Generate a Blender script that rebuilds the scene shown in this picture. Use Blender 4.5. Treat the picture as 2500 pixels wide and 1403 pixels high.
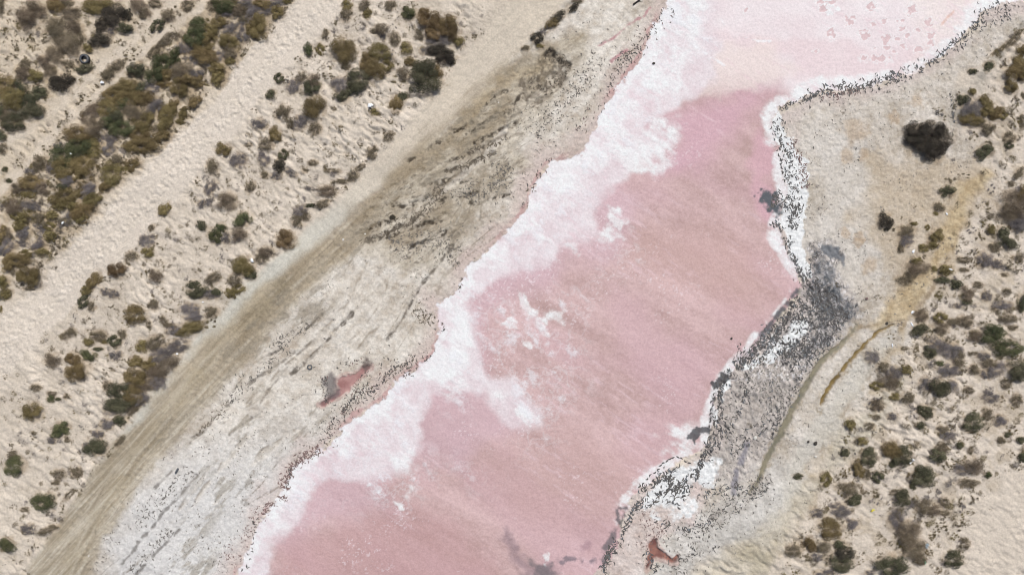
import bpy, math, random
import numpy as np

# ---------------------------------------------------------------- camera, sky, sun, exposure
S = 0.027                       # metres of ground per unit of the site plan
CAM_H = 45.0
scene = bpy.context.scene
for o in list(bpy.data.objects):
    bpy.data.objects.remove(o)
cam_data = bpy.data.cameras.new("camera")
cam = bpy.data.objects.new("camera", cam_data)
scene.collection.objects.link(cam)
cam.location = (0, 0, CAM_H)
cam.rotation_euler = (0, 0, 0)
cam_data.sensor_width = 36
cam_data.lens = 36 * CAM_H / (2500 * S)
cam_data.clip_end = 2000
scene.camera = cam

SUN_EL, SUN_AZ = math.radians(57), math.radians(24)      # azimuth clockwise from the top of the picture
world = bpy.data.worlds.new("World")
scene.world = world
world.use_nodes = True
wn = world.node_tree
bg = wn.nodes['Background']
sky = wn.nodes.new('ShaderNodeTexSky')
sky.sky_type = 'NISHITA'
sky.sun_disc = False
sky.sun_elevation = SUN_EL
sky.sun_rotation = SUN_AZ
sky.dust_density = 2.0
wn.links.new(sky.outputs[0], bg.inputs[0])
bg.inputs[1].default_value = 0.075
sd = bpy.data.lights.new("sun", 'SUN')
sd.energy = 4.1
sd.angle = math.radians(0.5)
sd.color = (1.0, 0.965, 0.915)
sun = bpy.data.objects.new("sun", sd)
scene.collection.objects.link(sun)
sun.rotation_euler = (-(math.pi / 2 - SUN_EL), 0, -SUN_AZ)
scene.view_settings.view_transform = 'Standard'
scene.view_settings.look = 'None'
scene.view_settings.exposure = 0.0
scene.view_settings.gamma = 1.0
scene.view_settings.use_curve_mapping = False
scene.cycles.pixel_filter_type = 'BLACKMAN_HARRIS'
scene.cycles.filter_width = 1.0

# ---------------------------------------------------------------- plan tools
K_LIGHT = 1.205                  # how bright a white matt surface comes out in this light
rng = np.random.RandomState(11)
TAB = rng.rand(512, 512).astype(np.float32)

def vnoise(x, y, seed=0):
    x = x + seed * 37.13; y = y + seed * 91.7
    xi = np.floor(x).astype(np.int32); yi = np.floor(y).astype(np.int32)
    fx = (x - xi).astype(np.float32); fy = (y - yi).astype(np.float32)
    fx = fx * fx * (3 - 2 * fx); fy = fy * fy * (3 - 2 * fy)
    x0 = xi & 511; x1 = (xi + 1) & 511; y0 = yi & 511; y1 = (yi + 1) & 511
    a = TAB[y0, x0]; b = TAB[y0, x1]; c = TAB[y1, x0]; d = TAB[y1, x1]
    return (a + (b - a) * fx) * (1 - fy) + (c + (d - c) * fx) * fy

def rot(x, y, deg, along, across):
    a = math.radians(deg)                     # deg counter-clockwise from the right, as seen in the picture
    u = (x * math.cos(a) - y * math.sin(a)) / along
    v = (x * math.sin(a) + y * math.cos(a)) / across
    return u, v

def fbm(x, y, sc, octv=4, seed=0, gain=0.5, ang=0, stretch=1.0):
    """fractal noise, about -1..1; sc in plan units, stretched along ang"""
    u, v = rot(x, y, ang, sc * stretch, sc)
    t = np.zeros_like(x, dtype=np.float32); amp = 1.0; tot = 0
    for i in range(octv):
        t += amp * (vnoise(u, v, seed + i * 5) * 2 - 1); tot += amp
        u = u * 2.03; v = v * 2.03; amp *= gain
    return t / tot * 1.5

def ss(a, b, x):
    t = np.clip((x - a) / (b - a), 0, 1)
    return t * t * (3 - 2 * t)

def pts(s):
    v = [float(t) for t in s.replace(',', ' ').split()]
    return np.array(v).reshape(-1, 2)

class Field:
    """a rectangular lattice of plan points with albedo, relief and gloss"""
    def __init__(self, x0, x1, y0, y1, step):
        self.xs = np.arange(x0, x1 + .01, step); self.ys = np.arange(y0, y1 + .01, step)
        self.X, self.Y = [a.astype(np.float32) for a in np.meshgrid(self.xs, self.ys)]
        self.step = step
        cs = max(4.0, step)
        self.cs = cs
        cx = np.arange(x0, x1 + cs * 2, cs); cy = np.arange(y0, y1 + cs * 2, cs)
        self.c0 = (x0, y0)
        self.CX, self.CY = np.meshgrid(cx, cy)
    def up(self, D):
        if not hasattr(self, 'ix'):
            u = (self.xs - self.c0[0]) / self.cs; v = (self.ys - self.c0[1]) / self.cs
            self.ix = np.clip(u.astype(int), 0, D.shape[1] - 2); self.iy = np.clip(v.astype(int), 0, D.shape[0] - 2)
            self.fx = (u - self.ix)[None, :].astype(np.float32); self.fy = (v - self.iy)[:, None].astype(np.float32)
        D = D.astype(np.float32)
        R = D[:, self.ix] * (1 - self.fx) + D[:, self.ix + 1] * self.fx
        return R[self.iy] * (1 - self.fy) + R[self.iy + 1] * self.fy
    def line(self, P, W=None, closed=False):
        """distance to a polyline (minus its half-width when W is given)"""
        X, Y = self.CX, self.CY
        best = np.full(X.shape, 1e9)
        n = len(P)
        for i in range(n if closed else n - 1):
            a = P[i]; b = P[(i + 1) % n]; d = b - a; L = d @ d + 1e-9
            t = np.clip(((X - a[0]) * d[0] + (Y - a[1]) * d[1]) / L, 0, 1)
            dist = np.hypot(X - a[0] - t * d[0], Y - a[1] - t * d[1])
            if W is not None:
                w = W if np.isscalar(W) else W[i] * (1 - t) + W[i + 1] * t
                dist = dist - w
            best = np.minimum(best, dist)
        return best
    def sd_poly(self, P):
        D = self.line(P, closed=True)
        X, Y = self.CX, self.CY
        ins = np.zeros(X.shape, bool); n = len(P)
        for i in range(n):
            x1, y1 = P[i]; x2, y2 = P[(i + 1) % n]
            if y1 == y2: continue
            c = ((Y < y1) != (Y < y2)) & (X < (x2 - x1) * (Y - y1) / (y2 - y1) + x1)
            ins ^= c
        return np.where(ins, -D, D)
    def edge(self, D, soft, w, ws, seed, octv):
        """soft mask of a distance field whose edge is frayed by noise; the noise is only worked out near the edge"""
        lim = soft + w * 1.6
        M = (D < 0).astype(np.float32)
        near = np.abs(D) < lim
        if near.any():
            d = D[near]
            if w: d = d + w * fbm(self.X[near], self.Y[near], ws, octv, seed)
            M[near] = 1 - ss(-soft, soft, d)
        return M
    def poly(self, P, soft=6, w=10, ws=40, seed=1, octv=4):
        P = pts(P) if isinstance(P, str) else P
        return self.edge(self.up(self.sd_poly(P)), soft, w, ws, seed, octv)
    def stroke(self, P, W, soft=6, w=6, ws=30, seed=1, octv=4):
        P = pts(P) if isinstance(P, str) else P
        return self.edge(self.up(self.line(P, W)), soft, w, ws, seed, octv)

def lin(c):
    c = np.array(c, float) / 255
    return np.where(c <= .04045, c / 12.92, ((c + .055) / 1.055) ** 2.4)
def alb(*c):
    return (lin(c) / K_LIGHT).astype(np.float32)

# shore lines and edges of the site plan
SHORE_L = pts("1730,-300 1640,-60 1625,15 1600,60 1572,130 1530,190 1490,240 1462,290 1440,340 1432,372 1340,400 1305,450 1292,500 1255,545 1200,600 1150,640 1125,690 1115,722 1070,745 1078,800 1062,860 1020,898 965,930 935,978 870,1015 825,1060 782,1100 712,1142 692,1190 662,1230 635,1275 612,1330 590,1380 560,1440 480,1600 380,1800")
SHORE_R = pts("1150,1800 1300,1600 1430,1440 1462,1390 1500,1340 1512,1290 1535,1230 1560,1195 1605,1160 1690,1108 1728,1080 1738,1040 1745,980 1762,928 1805,885 1845,845 1890,790 1930,740 1958,695 1945,655 1920,605 1898,555 1905,515 1928,478 1912,430 1915,380 1893,330 1882,285 1905,262 1955,240 2010,222 2100,215 2180,196 2240,170 2290,140 2330,108 2368,70 2395,32 2450,12 2530,-10 2700,-60 3100,-200")
LAKE = np.vstack([SHORE_L, SHORE_R, pts("3100,-1500 2000,-1500")])
TRACK_B = pts("1080,-300 980,-190 868,-70 790,0 720,75 650,150 600,215 545,290 480,355 420,420 360,490 300,560 240,615 180,670 120,735 60,790 0,850 -90,940 -250,1100")
TRACK_B_W = np.array([60,58,56,54,50,48,46,44,48,52,54,56,54,52,52,52,54,58,60.])
ROAD_C = pts("1650,-320 1500,-160 1400,-60 1320,20 1235,110 1135,225 1040,330 960,410 870,505 780,580 700,650 630,715 565,780 510,835 470,880 410,945 355,1015 300,1085 250,1160 195,1245 135,1340 90,1410 0,1560")
ROAD_C_W = np.array([75,75,72,68,60,56,50,46,44,38,34,34,32,30,24,20,18,18,18,18,20,20,24.])
ROAD_D = pts("1420,90 1330,140 1250,200 1170,290 1080,370 1000,440 920,510 840,580 770,640 700,710 620,780 545,860 470,945 395,1030 330,1110 270,1190 215,1275 170,1350 120,1440 20,1600")
ROAD_D_W = np.array([16,30,40,44,40,34,32,34,40,42,46,48,48,50,50,52,55,62,70,80.])
PATH_A = pts("560,-180 470,-60 415,5 338,82 250,162 150,250 80,300 20,338 -60,400 -200,520")
PATH_A2 = pts("640,-160 545,-50 490,12 425,62 312,162 250,225 175,285 110,352 40,430 -60,520")
STREAM = pts("2092,795 2060,835 2005,880 1965,945 1930,1010 1905,1060 1880,1105 1862,1145 1848,1180 1828,1205")
DITCH = pts("2180,792 2145,810 2112,840 2085,870 2055,905 2025,945 2008,975 1998,1002")
RED1 = pts("1040,775 1110,755 1135,790 1055,850 965,920 905,1000 865,1030 790,1080 700,1130 640,1165 615,1140 680,1090 760,1045 815,985 790,900 850,860 960,840") / 4 + (625, 702)
RED2 = pts("1400,1050 1425,1130 1480,1180 1560,1235 1615,1210 1600,1275 1560,1290 1480,1250 1415,1222 1375,1260 1310,1355 1325,1240 1345,1150 1325,1095") / 4 + (1250, 1052)
SLOT1 = pts("1462,112 1500,92 1532,62 1572,40 1585,20")
SLOT2 = pts("1492,150 1512,133 1530,124")

def paint(F, shrubs):
    X, Y = F.X.astype(np.float32), F.Y.astype(np.float32)
    C = np.empty(X.shape + (3,), np.float32)
    H = np.zeros(X.shape, np.float32)
    G = np.full(X.shape, 0.9, np.float32)
    def lay(m, c, k=1.0):
        q = m > .002
        if q.mean() > .5:
            m = (m * k)[..., None]
            C[:] = C * (1 - m) + c * m
        elif q.any():
            mm = (m[q] * k)[:, None]
            C[q] = C[q] * (1 - mm) + (c[q] if getattr(c, 'ndim', 1) == 3 else c) * mm
    def vary(m, lo, hi, n):
        """mix two colours by a noise n in -1..1, laid over with mask m"""
        q = m > .002
        if not q.any(): return
        t = np.clip(n[q] * .5 + .5, 0, 1)[:, None]
        mm = m[q][:, None]
        C[q] = C[q] * (1 - mm) + (lo * (1 - t) + hi * t) * mm
    one = np.ones(X.shape, np.float32)
    n_big = fbm(X, Y, 260, 3, 3); n_mid = fbm(X, Y, 70, 4, 7); n_sm = fbm(X, Y, 16, 4, 9); n_fine = fbm(X, Y, 6, 3, 21)
    # --- dune sand everywhere
    vary(one, alb(196, 183, 165), alb(224, 211, 194), n_mid * .6 + n_sm * .7 + n_big * .3)
    tl = F.poly("-900,-900 560,-900 700,0 560,200 380,380 250,480 0,720 -900,1500", 40, 30, 120, 4)
    lay(tl, alb(206, 190, 166), .75)
    right = F.poly("2450,-400 2700,-400 4200,-400 4200,2600 1500,2600 1560,1500 1760,1330 1930,1240 2010,1080 2120,960 2200,860 2240,650 2260,480 2200,330 2330,180 2420,60", 40, 40, 120, 5)
    lay(right, alb(214, 201, 185), .6)
    belt = F.poly("-300,520 -60,500 110,360 250,230 425,70 560,-160 900,-160 640,110 560,200 520,240 440,340 300,440 240,520 120,650 -20,760 -300,1000", 12, 22, 50, 6)
    lay(belt * ss(-.6, .5, fbm(X, Y, 26, 4, 8)), alb(176, 158, 130), .8)
    ulft = F.poly("-300,-200 420,-200 300,90 150,240 0,340 -300,500", 30, 30, 60, 10)
    lay(ulft * ss(-.1, .7, fbm(X, Y, 30, 4, 12)), alb(188, 170, 140), .6)
    rlit = right * ss(-.1, .7, fbm(X, Y, 34, 4, 13)) * F.poly("2440,100 2600,100 2600,1150 2380,1180 2300,1420 1900,1420 1960,1250 2060,1060 2200,850 2330,620", 30, 40, 80, 14)
    lay(rlit, alb(182, 166, 142), .6)
    # --- left tracks
    mB = F.stroke(TRACK_B, TRACK_B_W, 8, 8, 30, 31)
    vary(mB, alb(212, 200, 184), alb(226, 214, 199), fbm(X, Y, 14, 4, 33) + .3 * n_mid)
    ruts = sum(F.stroke(TRACK_B + off, 4.5, 5, 3, 60, 35) for off in ((-22, -20), (-11, -10), (20, 19), (30, 28)))
    ruts = np.clip(ruts, 0, 1)
    lay(ruts, alb(216, 203, 187), .6)
    mA = np.maximum(F.stroke(PATH_A, 15, 8, 8, 30, 36), F.stroke(PATH_A2, 11, 8, 8, 30, 37))
    vary(mA, alb(205, 190, 168), alb(219, 205, 186), n_sm)
    # --- road along the bank
    mC = F.stroke(ROAD_C, ROAD_C_W, 10, 10, 50, 40)
    stre = fbm(X, Y, 7, 4, 41, .55, 46, 14)
    stre2 = fbm(X, Y, 20, 4, 43, .55, 46, 9)
    low = ss(380, 620, Y)
    lay(mC, alb(212, 199, 180) * (1 - low[..., None]) + alb(204, 200, 187) * low[..., None], 1)
    lay(mC * np.clip(stre + stre2 * .6, 0, 1), alb(190, 180, 163), .4)
    # --- mud flat between the road and the shore
    FLAT_L = np.vstack([pts("1700,-300 1550,-200 1400,-20 1300,90 1200,200 1060,350 940,450 800,580 700,680 600,780 520,870 440,960 370,1060 300,1160 240,1260 190,1360 100,1500 -20,1700"), SHORE_L[::-1]])
    mE = F.poly(FLAT_L, 8, 10, 40, 50)
    vary(mE, alb(186, 173, 156), alb(230, 223, 212), n_mid * .5 + n_sm * .75 + stre2 * .6 + n_fine * .3)
    lw = ss(900, 1250, Y) * mE
    lay(lw * F.poly("800,900 1000,930 700,1200 560,1500 200,1700 260,1300 420,1100", 60, 30, 80, 51), alb(219, 219, 219), .7)
    # pink tinge on the mud next to the salt
    dl = F.up(F.line(SHORE_L))
    lay(mE * (1 - ss(5, 62, dl + 26 * fbm(X, Y, 60, 4, 52))), alb(206, 186, 178), .75)
    lay(mE * (1 - ss(4, 9, dl - 4 + 5 * n_sm)) * ss(-.5, .3, fbm(X, Y, 120, 3, 53)), alb(198, 158, 154), .8)
    # --- brown band with dragged streaks
    mD = F.stroke(ROAD_D, ROAD_D_W, 16, 16, 60, 60)
    vary(mD, alb(148, 133, 108), alb(192, 178, 154), stre * .8 + stre2 * .9 + n_mid * .3)
    vary(mD * ss(760, 1100, Y) * .8, alb(158, 145, 122), alb(204, 194, 176), fbm(X, Y, 5, 5, 62, .62, 48, 16) * 1.3 + stre2 * .8 + n_mid * .3)
    for off, sd_ in (((-14, -11), 63), ((6, 5), 64), ((20, 16), 65), ((34, 28), 73)):
        tr_ = F.stroke(ROAD_D + off, 2.4, 3, 6, 90, sd_) * mD * ss(-.4, .4, fbm(X, Y, 60, 3, sd_ + 9))
        lay(tr_, alb(204, 194, 176), .55); lay(F.stroke(ROAD_D + (off[0] + 5, off[1] + 4), 1.6, 2.5, 6, 90, sd_) * mD * ss(-.4, .4, fbm(X, Y, 60, 3, sd_ + 9)), alb(134, 120, 98), .5)
    for P, W, c, k in (
        ("870,520 910,560 840,600", 26, (140, 124, 100), .55),
        ("760,620 700,680 690,700", 22, (138, 122, 96), .55),
        ("690,700 640,760", 20, (132, 120, 94), .5),
        ("640,730 540,830 470,930", 18, (158, 143, 112), .45),
        ("480,920 400,1020 330,1110", 22, (166, 150, 118), .4),
        ("1180,200 1110,280 1040,340 1000,390", 18, (150, 134, 108), .6),
        ("300,1180 240,1260 180,1360", 22, (172, 157, 126), .45)):
        lay(F.stroke(P, W, 16, 14, 40, 61 + W) * (.65 + .35 * stre), alb(*c), k)
    # the churned brown zone above the pond
    ch = F.poly("1400,75 1440,130 1400,210 1330,300 1270,370 1290,400 1180,500 1170,560 1060,640 960,640 880,600 840,560 900,480 1010,400 1130,270 1240,170 1330,110", 24, 26, 60, 66)
    vary(ch * .8, alb(142, 128, 104), alb(212, 201, 182), fbm(X + 20 * n_mid, Y + 20 * n_big, 8, 5, 97, .62, 38, 3) * .7 + stre2 * .4 + n_mid * .6 + n_sm * .4)
    cl = ch * ss(.25, .6, fbm(X, Y, 7, 4, 98, .6, 30, 2)) * ss(-.3, .5, fbm(X, Y, 70, 3, 99))
    lay(cl, alb(84, 72, 56), .55)
    tan = F.stroke("1340,150 1250,185 1180,240 1150,290", 14, 10, 12, 30, 67)
    lay(tan, alb(190, 172, 140), .6)
    # dark mud pit and gouges
    for P, W in (("1330,110 1250,165 1180,250 1120,310", 16), ("1100,340 1010,410 950,460 880,540", 18), ("1240,240 1200,300 1130,370", 14), ("1060,470 1090,500 1040,560 960,590", 20)):
        lay(F.stroke(P, W, 16, 16, 40, 71 + W), alb(138, 120, 90), .55)
    pit = F.poly("1300,170 1345,125 1392,150 1385,190 1350,225 1310,262 1275,230 1262,210", 8, 16, 22, 68)
    lay(pit * ss(-.5, .5, fbm(X, Y, 9, 4, 69)), alb(92, 80, 66), .7)
    rim = F.stroke("1330,138 1338,124 1352,124 1350,136 1364,146 1382,152 1390,160", 5, 4, 6, 12, 70)
    lay(rim, alb(40, 34, 28), .9)
    gouges = ("1100,392 1130,375 1170,360 1210,345 1235,330", "1090,420 1120,408 1150,400 1180,385 1205,372",
              "1050,450 1085,442 1120,428 1145,422", "945,500 990,505 1010,495 1060,480 1075,474", "1120,445 1150,443 1165,447",
              "885,592 930,582 960,560 1000,540 1030,528", "945,580 990,565 1040,545 1080,540", "1150,495 1180,490 1215,482 1245,475",
              "1080,490 1120,480 1160,470", "1000,395 1080,340 1150,300", "1140,330 1200,290 1250,270 1270,230", "1160,350 1220,320 1262,300",
              "1240,220 1200,240 1185,260", "1000,600 1060,580 1100,560", "900,560 930,545 960,540")
    gz = np.zeros(X.shape, np.float32)
    for i, g in enumerate(gouges):
        gz = np.maximum(gz, F.stroke(g, 2.6 + (i % 3), 3, 7, 14, 80 + i))
    lay(gz * ss(-.45, .25, fbm(X, Y, 7, 3, 96)), alb(58, 48, 38), .9)
    ruts2 = ("1105,598 1075,640 1040,680 1015,720 990,765 965,805 945,830", "860,765 840,790 820,805 795,835 765,865 735,895 712,912",
             "800,755 770,785 745,805", "770,830 720,870 690,895", "700,900 665,940 640,975 625,1000", "560,985 530,1010 510,1040 485,1062 462,1080",
             "480,1060 455,1082", "720,860 650,910 600,940", "690,850 670,862 650,870", "640,1005 600,1030 560,1060", "350,1310 330,1340 300,1375",
             "480,1160 440,1210 400,1250 370,1290 340,1320", "440,1290 400,1330 360,1370 330,1403", "420,1150 380,1190", "1085,520 1045,545 1020,560")
    rz = np.zeros(X.shape, np.float32)
    for i, g in enumerate(ruts2):
        rz = np.maximum(rz, F.stroke(g, 2.4 + (.9 if i in (0, 1) else 0), 3, 4, 14, 110 + i) * (1 if i < 3 else .75))
    lay(rz * ss(-1.0, -.1, fbm(X, Y, 9, 3, 130)), alb(78, 68, 56), .85)
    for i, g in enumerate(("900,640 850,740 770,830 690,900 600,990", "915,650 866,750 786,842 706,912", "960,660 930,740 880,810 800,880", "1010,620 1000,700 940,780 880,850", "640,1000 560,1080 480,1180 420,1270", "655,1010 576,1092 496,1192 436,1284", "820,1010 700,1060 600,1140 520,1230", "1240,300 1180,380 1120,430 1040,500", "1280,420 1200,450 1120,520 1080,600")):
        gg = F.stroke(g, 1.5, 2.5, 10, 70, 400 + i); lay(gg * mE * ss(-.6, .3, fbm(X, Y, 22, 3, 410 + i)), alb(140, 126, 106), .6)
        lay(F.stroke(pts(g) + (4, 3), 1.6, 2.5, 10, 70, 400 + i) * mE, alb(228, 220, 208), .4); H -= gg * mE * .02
    scuff = mE * ss(.1, .6, fbm(X, Y, 16, 4, 131, .6, 44, 3)) * ss(-.1, .5, fbm(X, Y, 110, 3, 132, .5, 44, 3))
    lay(scuff, alb(150, 140, 122), .6)
    arcs = mE * ss(.72, .95, 1 - np.abs(fbm(X + 60 * fbm(X, Y, 300, 2, 134), Y, 26, 2, 135, .4, 48, 9)) * 2.4) * ss(-.1, .5, fbm(X, Y, 120, 3, 136))
    lay(arcs * ss(-.5, .4, n_fine), alb(128, 116, 98), .6)
    # --- the spit and bank on the right
    SPIT = np.vstack([pts("1500,1600 1640,1403 1900,1290 1990,1120 2120,990 2220,850 2280,700 2330,520 2400,380 2320,300 2350,180 2500,80 2700,20 3100,-120"), SHORE_R[::-1]])
    mS = F.poly(SPIT, 14, 22, 70, 140)
    vary(mS, alb(182, 170, 153), alb(222, 214, 204), n_mid * .6 + n_sm * .7 + n_fine * .3)
    lay(mS * F.poly("1950,290 2080,300 2140,420 2110,560 2190,640 2080,690 1960,600 1990,430", 40, 40, 70, 141), alb(214, 208, 200), .5)
    lay(F.poly("2120,380 2250,400 2420,420 2360,560 2300,700 2240,760 2160,640 2090,520 2130,440", 30, 40, 60, 142), alb(188, 168, 138), .6)
    for cx, cy, r in ((2090, 320, 30), (2070, 375, 18), (2240, 250, 16), (2065, 570, 10), (2100, 575, 10), (2095, 595, 10), (2125, 650, 18), (2185, 290, 12), (2110, 375, 14)):
        lay(1 - ss(r * .4, r * 1.5, np.hypot(X - cx, Y - cy) + 12 * n_sm), alb(186, 160, 128), .55)
    yel = F.stroke("2410,425 2360,470 2330,540 2300,610 2270,660 2230,710 2190,760 2150,790", np.array([10, 24, 26, 24, 26, 28, 26, 12.]), 14, 20, 50, 143)
    vary(yel * .85, alb(172, 148, 106), alb(204, 184, 146), n_sm + .3 * n_mid + n_fine * .4)
    for P, W in (("2330,470 2300,520 2270,590 2235,660 2190,720 2170,750", 4), ("2400,430 2385,500 2350,560 2320,620 2290,690 2230,770 2200,800", 3.5), ("2180,760 2150,790 2100,800 2040,850 1990,900", 3), ("2200,800 2180,850 2130,900 2090,960 2030,1040 2000,1100", 6), ("2130,740 2110,755 2080,760", 3)):
        lay(F.stroke(P, W, 5, 7, 18, 147 + int(W)) * ss(-.5, .4, n_sm), alb(142, 120, 86), .7)
    lay(F.stroke("2230,700 2200,790 2150,900 2080,1000 2010,1120 1960,1220 1880,1320", np.array([16, 22, 26, 26, 28, 30, 30.]), 20, 24, 60, 152) * ss(-.5, .6, fbm(X, Y, 22, 4, 153)), alb(178, 158, 124), .6)
    grn = F.poly("1500,1600 1700,1403 1760,1330 1900,1230 1990,1150 2040,1060 2120,1000 2200,900 2210,960 2100,1100 2010,1200 1950,1290 1830,1403 1780,1600", 20, 20, 60, 144)
    vary(grn * .7, alb(176, 166, 144), alb(206, 198, 180), n_mid + n_sm * .6)
    lay(F.stroke("1820,1350 1870,1370 1850,1403", 22, 16, 14, 30, 145), alb(166, 156, 128), .45)
    pale = F.stroke("2180,810 2110,890 2080,950 2030,1010 2000,1060 1960,1110 1930,1180 1880,1240 1800,1290 1700,1340", np.array([16, 20, 22, 24, 22, 20, 22, 26, 26, 22.]), 12, 14, 50, 146)
    lay(pale, alb(204, 199, 188), .7)
    # trampled dark mud on the right shore
    TRM = F.poly("1985,600 2050,600 2065,630 2030,650 2080,720 2100,770 2080,800 2010,850 1960,930 1900,1040 1870,1130 1800,1190 1730,1140 1690,1150 1740,1080 1755,930 1830,870 1900,800 1950,730 1975,660", 14, 16, 40, 150)
    vary(TRM * .9, alb(172, 163, 155), alb(212, 202, 194), n_mid * .5 + n_sm)
    lay(TRM * ss(.15, .5, fbm(X, Y, 6, 4, 151, .6, 110, 1.6)), alb(130, 127, 126), .5)
    lay(TRM * ss(.25, .5, fbm(X, Y, 7, 4, 149)) * (Y < 930), alb(226, 222, 222), .7)
    dm = F.poly("1985,625 2030,632 2045,690 2070,730 2095,765 2080,790 2040,770 2010,790 1985,745 1965,700 1975,660", 12, 14, 26, 152)
    vary(dm * (.55 + .4 * ss(-.25, .1, fbm(X, Y, 7, 4, 156))), alb(66, 72, 78), alb(150, 150, 152), fbm(X, Y, 7, 4, 157, .7, 120, 2) * 1.6 + n_sm * .6)
    rg = 1 - np.abs(fbm(X, Y, 13, 4, 161, .6, 115, 1.7)) * 3
    lay(TRM * ss(.45, .9, rg) * (.25 + .75 * (1 - ss(760, 1000, Y))), alb(74, 80, 88), .75)
    dm2 = F.poly("1930,800 2010,790 2070,800 2050,830 2000,870 1960,900 1960,850 1920,870 1890,850", 12, 14, 26, 153)
    vary(dm2 * .6 * ss(-.2, .15, n_sm), alb(84, 90, 98), alb(176, 172, 172), fbm(X, Y, 7, 4, 158, .7) * 1.5)
    wet = F.poly(pts("530,980 620,975 700,1010 710,1060 750,1100 740,1190 700,1130 640,1120 560,1080 500,1040") / 4 + (1875, 351), 3, 4, 12, 154)
    lay(wet, alb(112, 117, 123), .9)
    G[:] = G * (1 - wet * .3)
    # pinkish mud with prints next to the right shore
    dr = F.up(F.line(SHORE_R))
    mSS = np.maximum(mS, np.maximum(TRM, 0))
    lay(mSS * (1 - TRM * .6) * (1 - ss(8, 48, dr + 22 * fbm(X, Y, 50, 4, 155))), alb(208, 192, 185), .75)
    pk = F.poly("1520,1260 1600,1190 1700,1140 1740,1160 1700,1290 1600,1320 1560,1403 1500,1420 1480,1380", 14, 16, 40, 156)
    vary(pk * .8, alb(196, 176, 168), alb(222, 208, 202), n_sm + n_mid * .4)
    gst = F.stroke("1900,1160 1850,1220 1780,1270 1700,1320 1640,1390 1600,1470", np.array([30, 44, 48, 50, 55, 60.]), 20, 24, 50, 162)
    vary(gst * .75, alb(178, 173, 166), alb(220, 216, 210), n_sm + n_mid * .5 + n_fine * .4)
    lay(F.stroke("1705,1180 1690,1230 1685,1275", 9, 5, 4, 20, 157), alb(214, 196, 190), .7)
    for g in ("1825,1085 1815,1110 1808,1130", "1798,1150 1792,1180 1790,1200"):
        lay(F.stroke(g, 7, 4, 4, 14, 158), alb(128, 126, 138), .75)
    lay(F.stroke("1650,1150 1660,1175 1650,1205 1625,1235", 8, 6, 6, 18, 159), alb(130, 134, 136), .6)
    gb = F.stroke("2500,60 2460,110 2420,150 2395,185", 10, 8, 8, 20, 160)
    lay(gb, alb(150, 146, 136), .6)
    lay(F.stroke("2400,190 2380,220 2340,230 2330,300", 14, 12, 12, 30, 161), alb(168, 162, 150), .5)

    lum = C @ np.array([.3, .5, .2], np.float32); C += (lum[..., None] - C) * .11
    # --- the lake: brine, salt and their colours
    sdL = F.up(F.sd_poly(LAKE))
    sdn = sdL + 7 * fbm(X, Y, 26, 4, 170) + 5 * fbm(X, Y, 9, 3, 171)
    mL = 1 - ss(-2.5, 2.5, sdn)
    band = fbm(X, Y, 46, 3, 172, .5, -32, 6); band2 = fbm(X, Y, 15, 4, 173, .55, -33, 4)
    vary(mL, alb(184, 154, 150), alb(218, 188, 187), band * .75 + band2 * .4 + n_big * .3 + .3 * n_sm + .35 * n_fine)
    pinker = fbm(X, Y, 130, 3, 174, .5, -35, 2)
    lay(mL * ss(-.1, .7, pinker), alb(211, 175, 183), .4)
    for P, sf, c, k in (
        ("1885,190 1780,215 1690,240 1600,285 1575,310 1620,330 1650,360 1600,420 1700,420 1800,330 1870,260", 44, (212, 172, 184), .75),
        ("1860,280 1900,400 1860,440 1900,560 1930,650 1900,620 1840,480 1830,340", 18, (214, 172, 182), .7),
        ("1300,420 1500,430 1560,480 1500,640 1380,640 1300,700 1180,760 1170,900 1280,1040 1120,1120 980,1140 900,1170 960,1250 820,1280 700,1330 650,1330 700,1200 900,1040 1080,800 1250,560", 40, (212, 182, 190), .6),
        ("1500,700 1620,800 1740,900 1700,1050 1640,1140 1560,1180 1500,1100 1600,980 1500,840", 40, (210, 176, 182), .5),
        ("700,1330 900,1240 1100,1260 1200,1403 1100,1600 620,1600", 40, (196, 158, 158), .55),
        ("1560,560 1700,560 1850,620 1880,720 1800,760 1640,680 1520,640", 60, (205, 172, 166), .55),
        ("1180,1120 1400,1060 1600,1120 1500,1240 1300,1280 1180,1200", 60, (203, 170, 166), .4)):
        lay(mL * F.poly(P, sf, 26, 70, 175 + sf), alb(*c), k)
    top = F.poly("1700,-600 3200,-600 3200,-200 2500,20 2380,60 2250,160 2100,200 1960,225 1900,190 1760,210 1700,140", 34, 30, 70, 180)
    vary(mL * top, alb(226, 212, 214), alb(233, 225, 226), n_mid + .5 * band)
    lay(mL * F.poly("1740,60 1800,90 2050,100 2120,130 2300,120 2230,160 2100,195 1930,195 1950,130 1850,110 1740,110", 16, 18, 50, 181), alb(225, 204, 206), .6)
    lay(mL * F.poly("2200,-200 2420,-200 2400,30 2330,100 2250,150 2230,60", 50, 30, 60, 182), alb(232, 219, 213), .6)
    lay(mL * F.poly("1770,110 1850,100 1910,130 1960,170 1880,205 1790,225 1700,240 1730,170", 16, 22, 50, 183), alb(229, 214, 209), .8)
    C *= (1 - .065 * mL * (1 - .8 * top))[..., None] * np.array([1, 1, 1], np.float32)     # lake tone taken down a little, less in the pale top part
    # dull violet veil where the crust is thin
    veil = F.poly("1760,-200 1748,60 1770,120 1740,180 1700,230 1620,270 1570,310 1640,345 1600,390 1500,440 1465,490 1440,560 1330,640 1200,690 1150,740 1160,850 1190,900 1270,950 1320,1030 1250,1040 1180,960 1060,970 1020,1040 1010,1120 960,1170 880,1170 800,1160 760,1230 720,1280 660,1330 680,1403 600,1500 400,1500 900,900 1100,640 1400,300 1600,-200", 16, 24, 60, 184)
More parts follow.
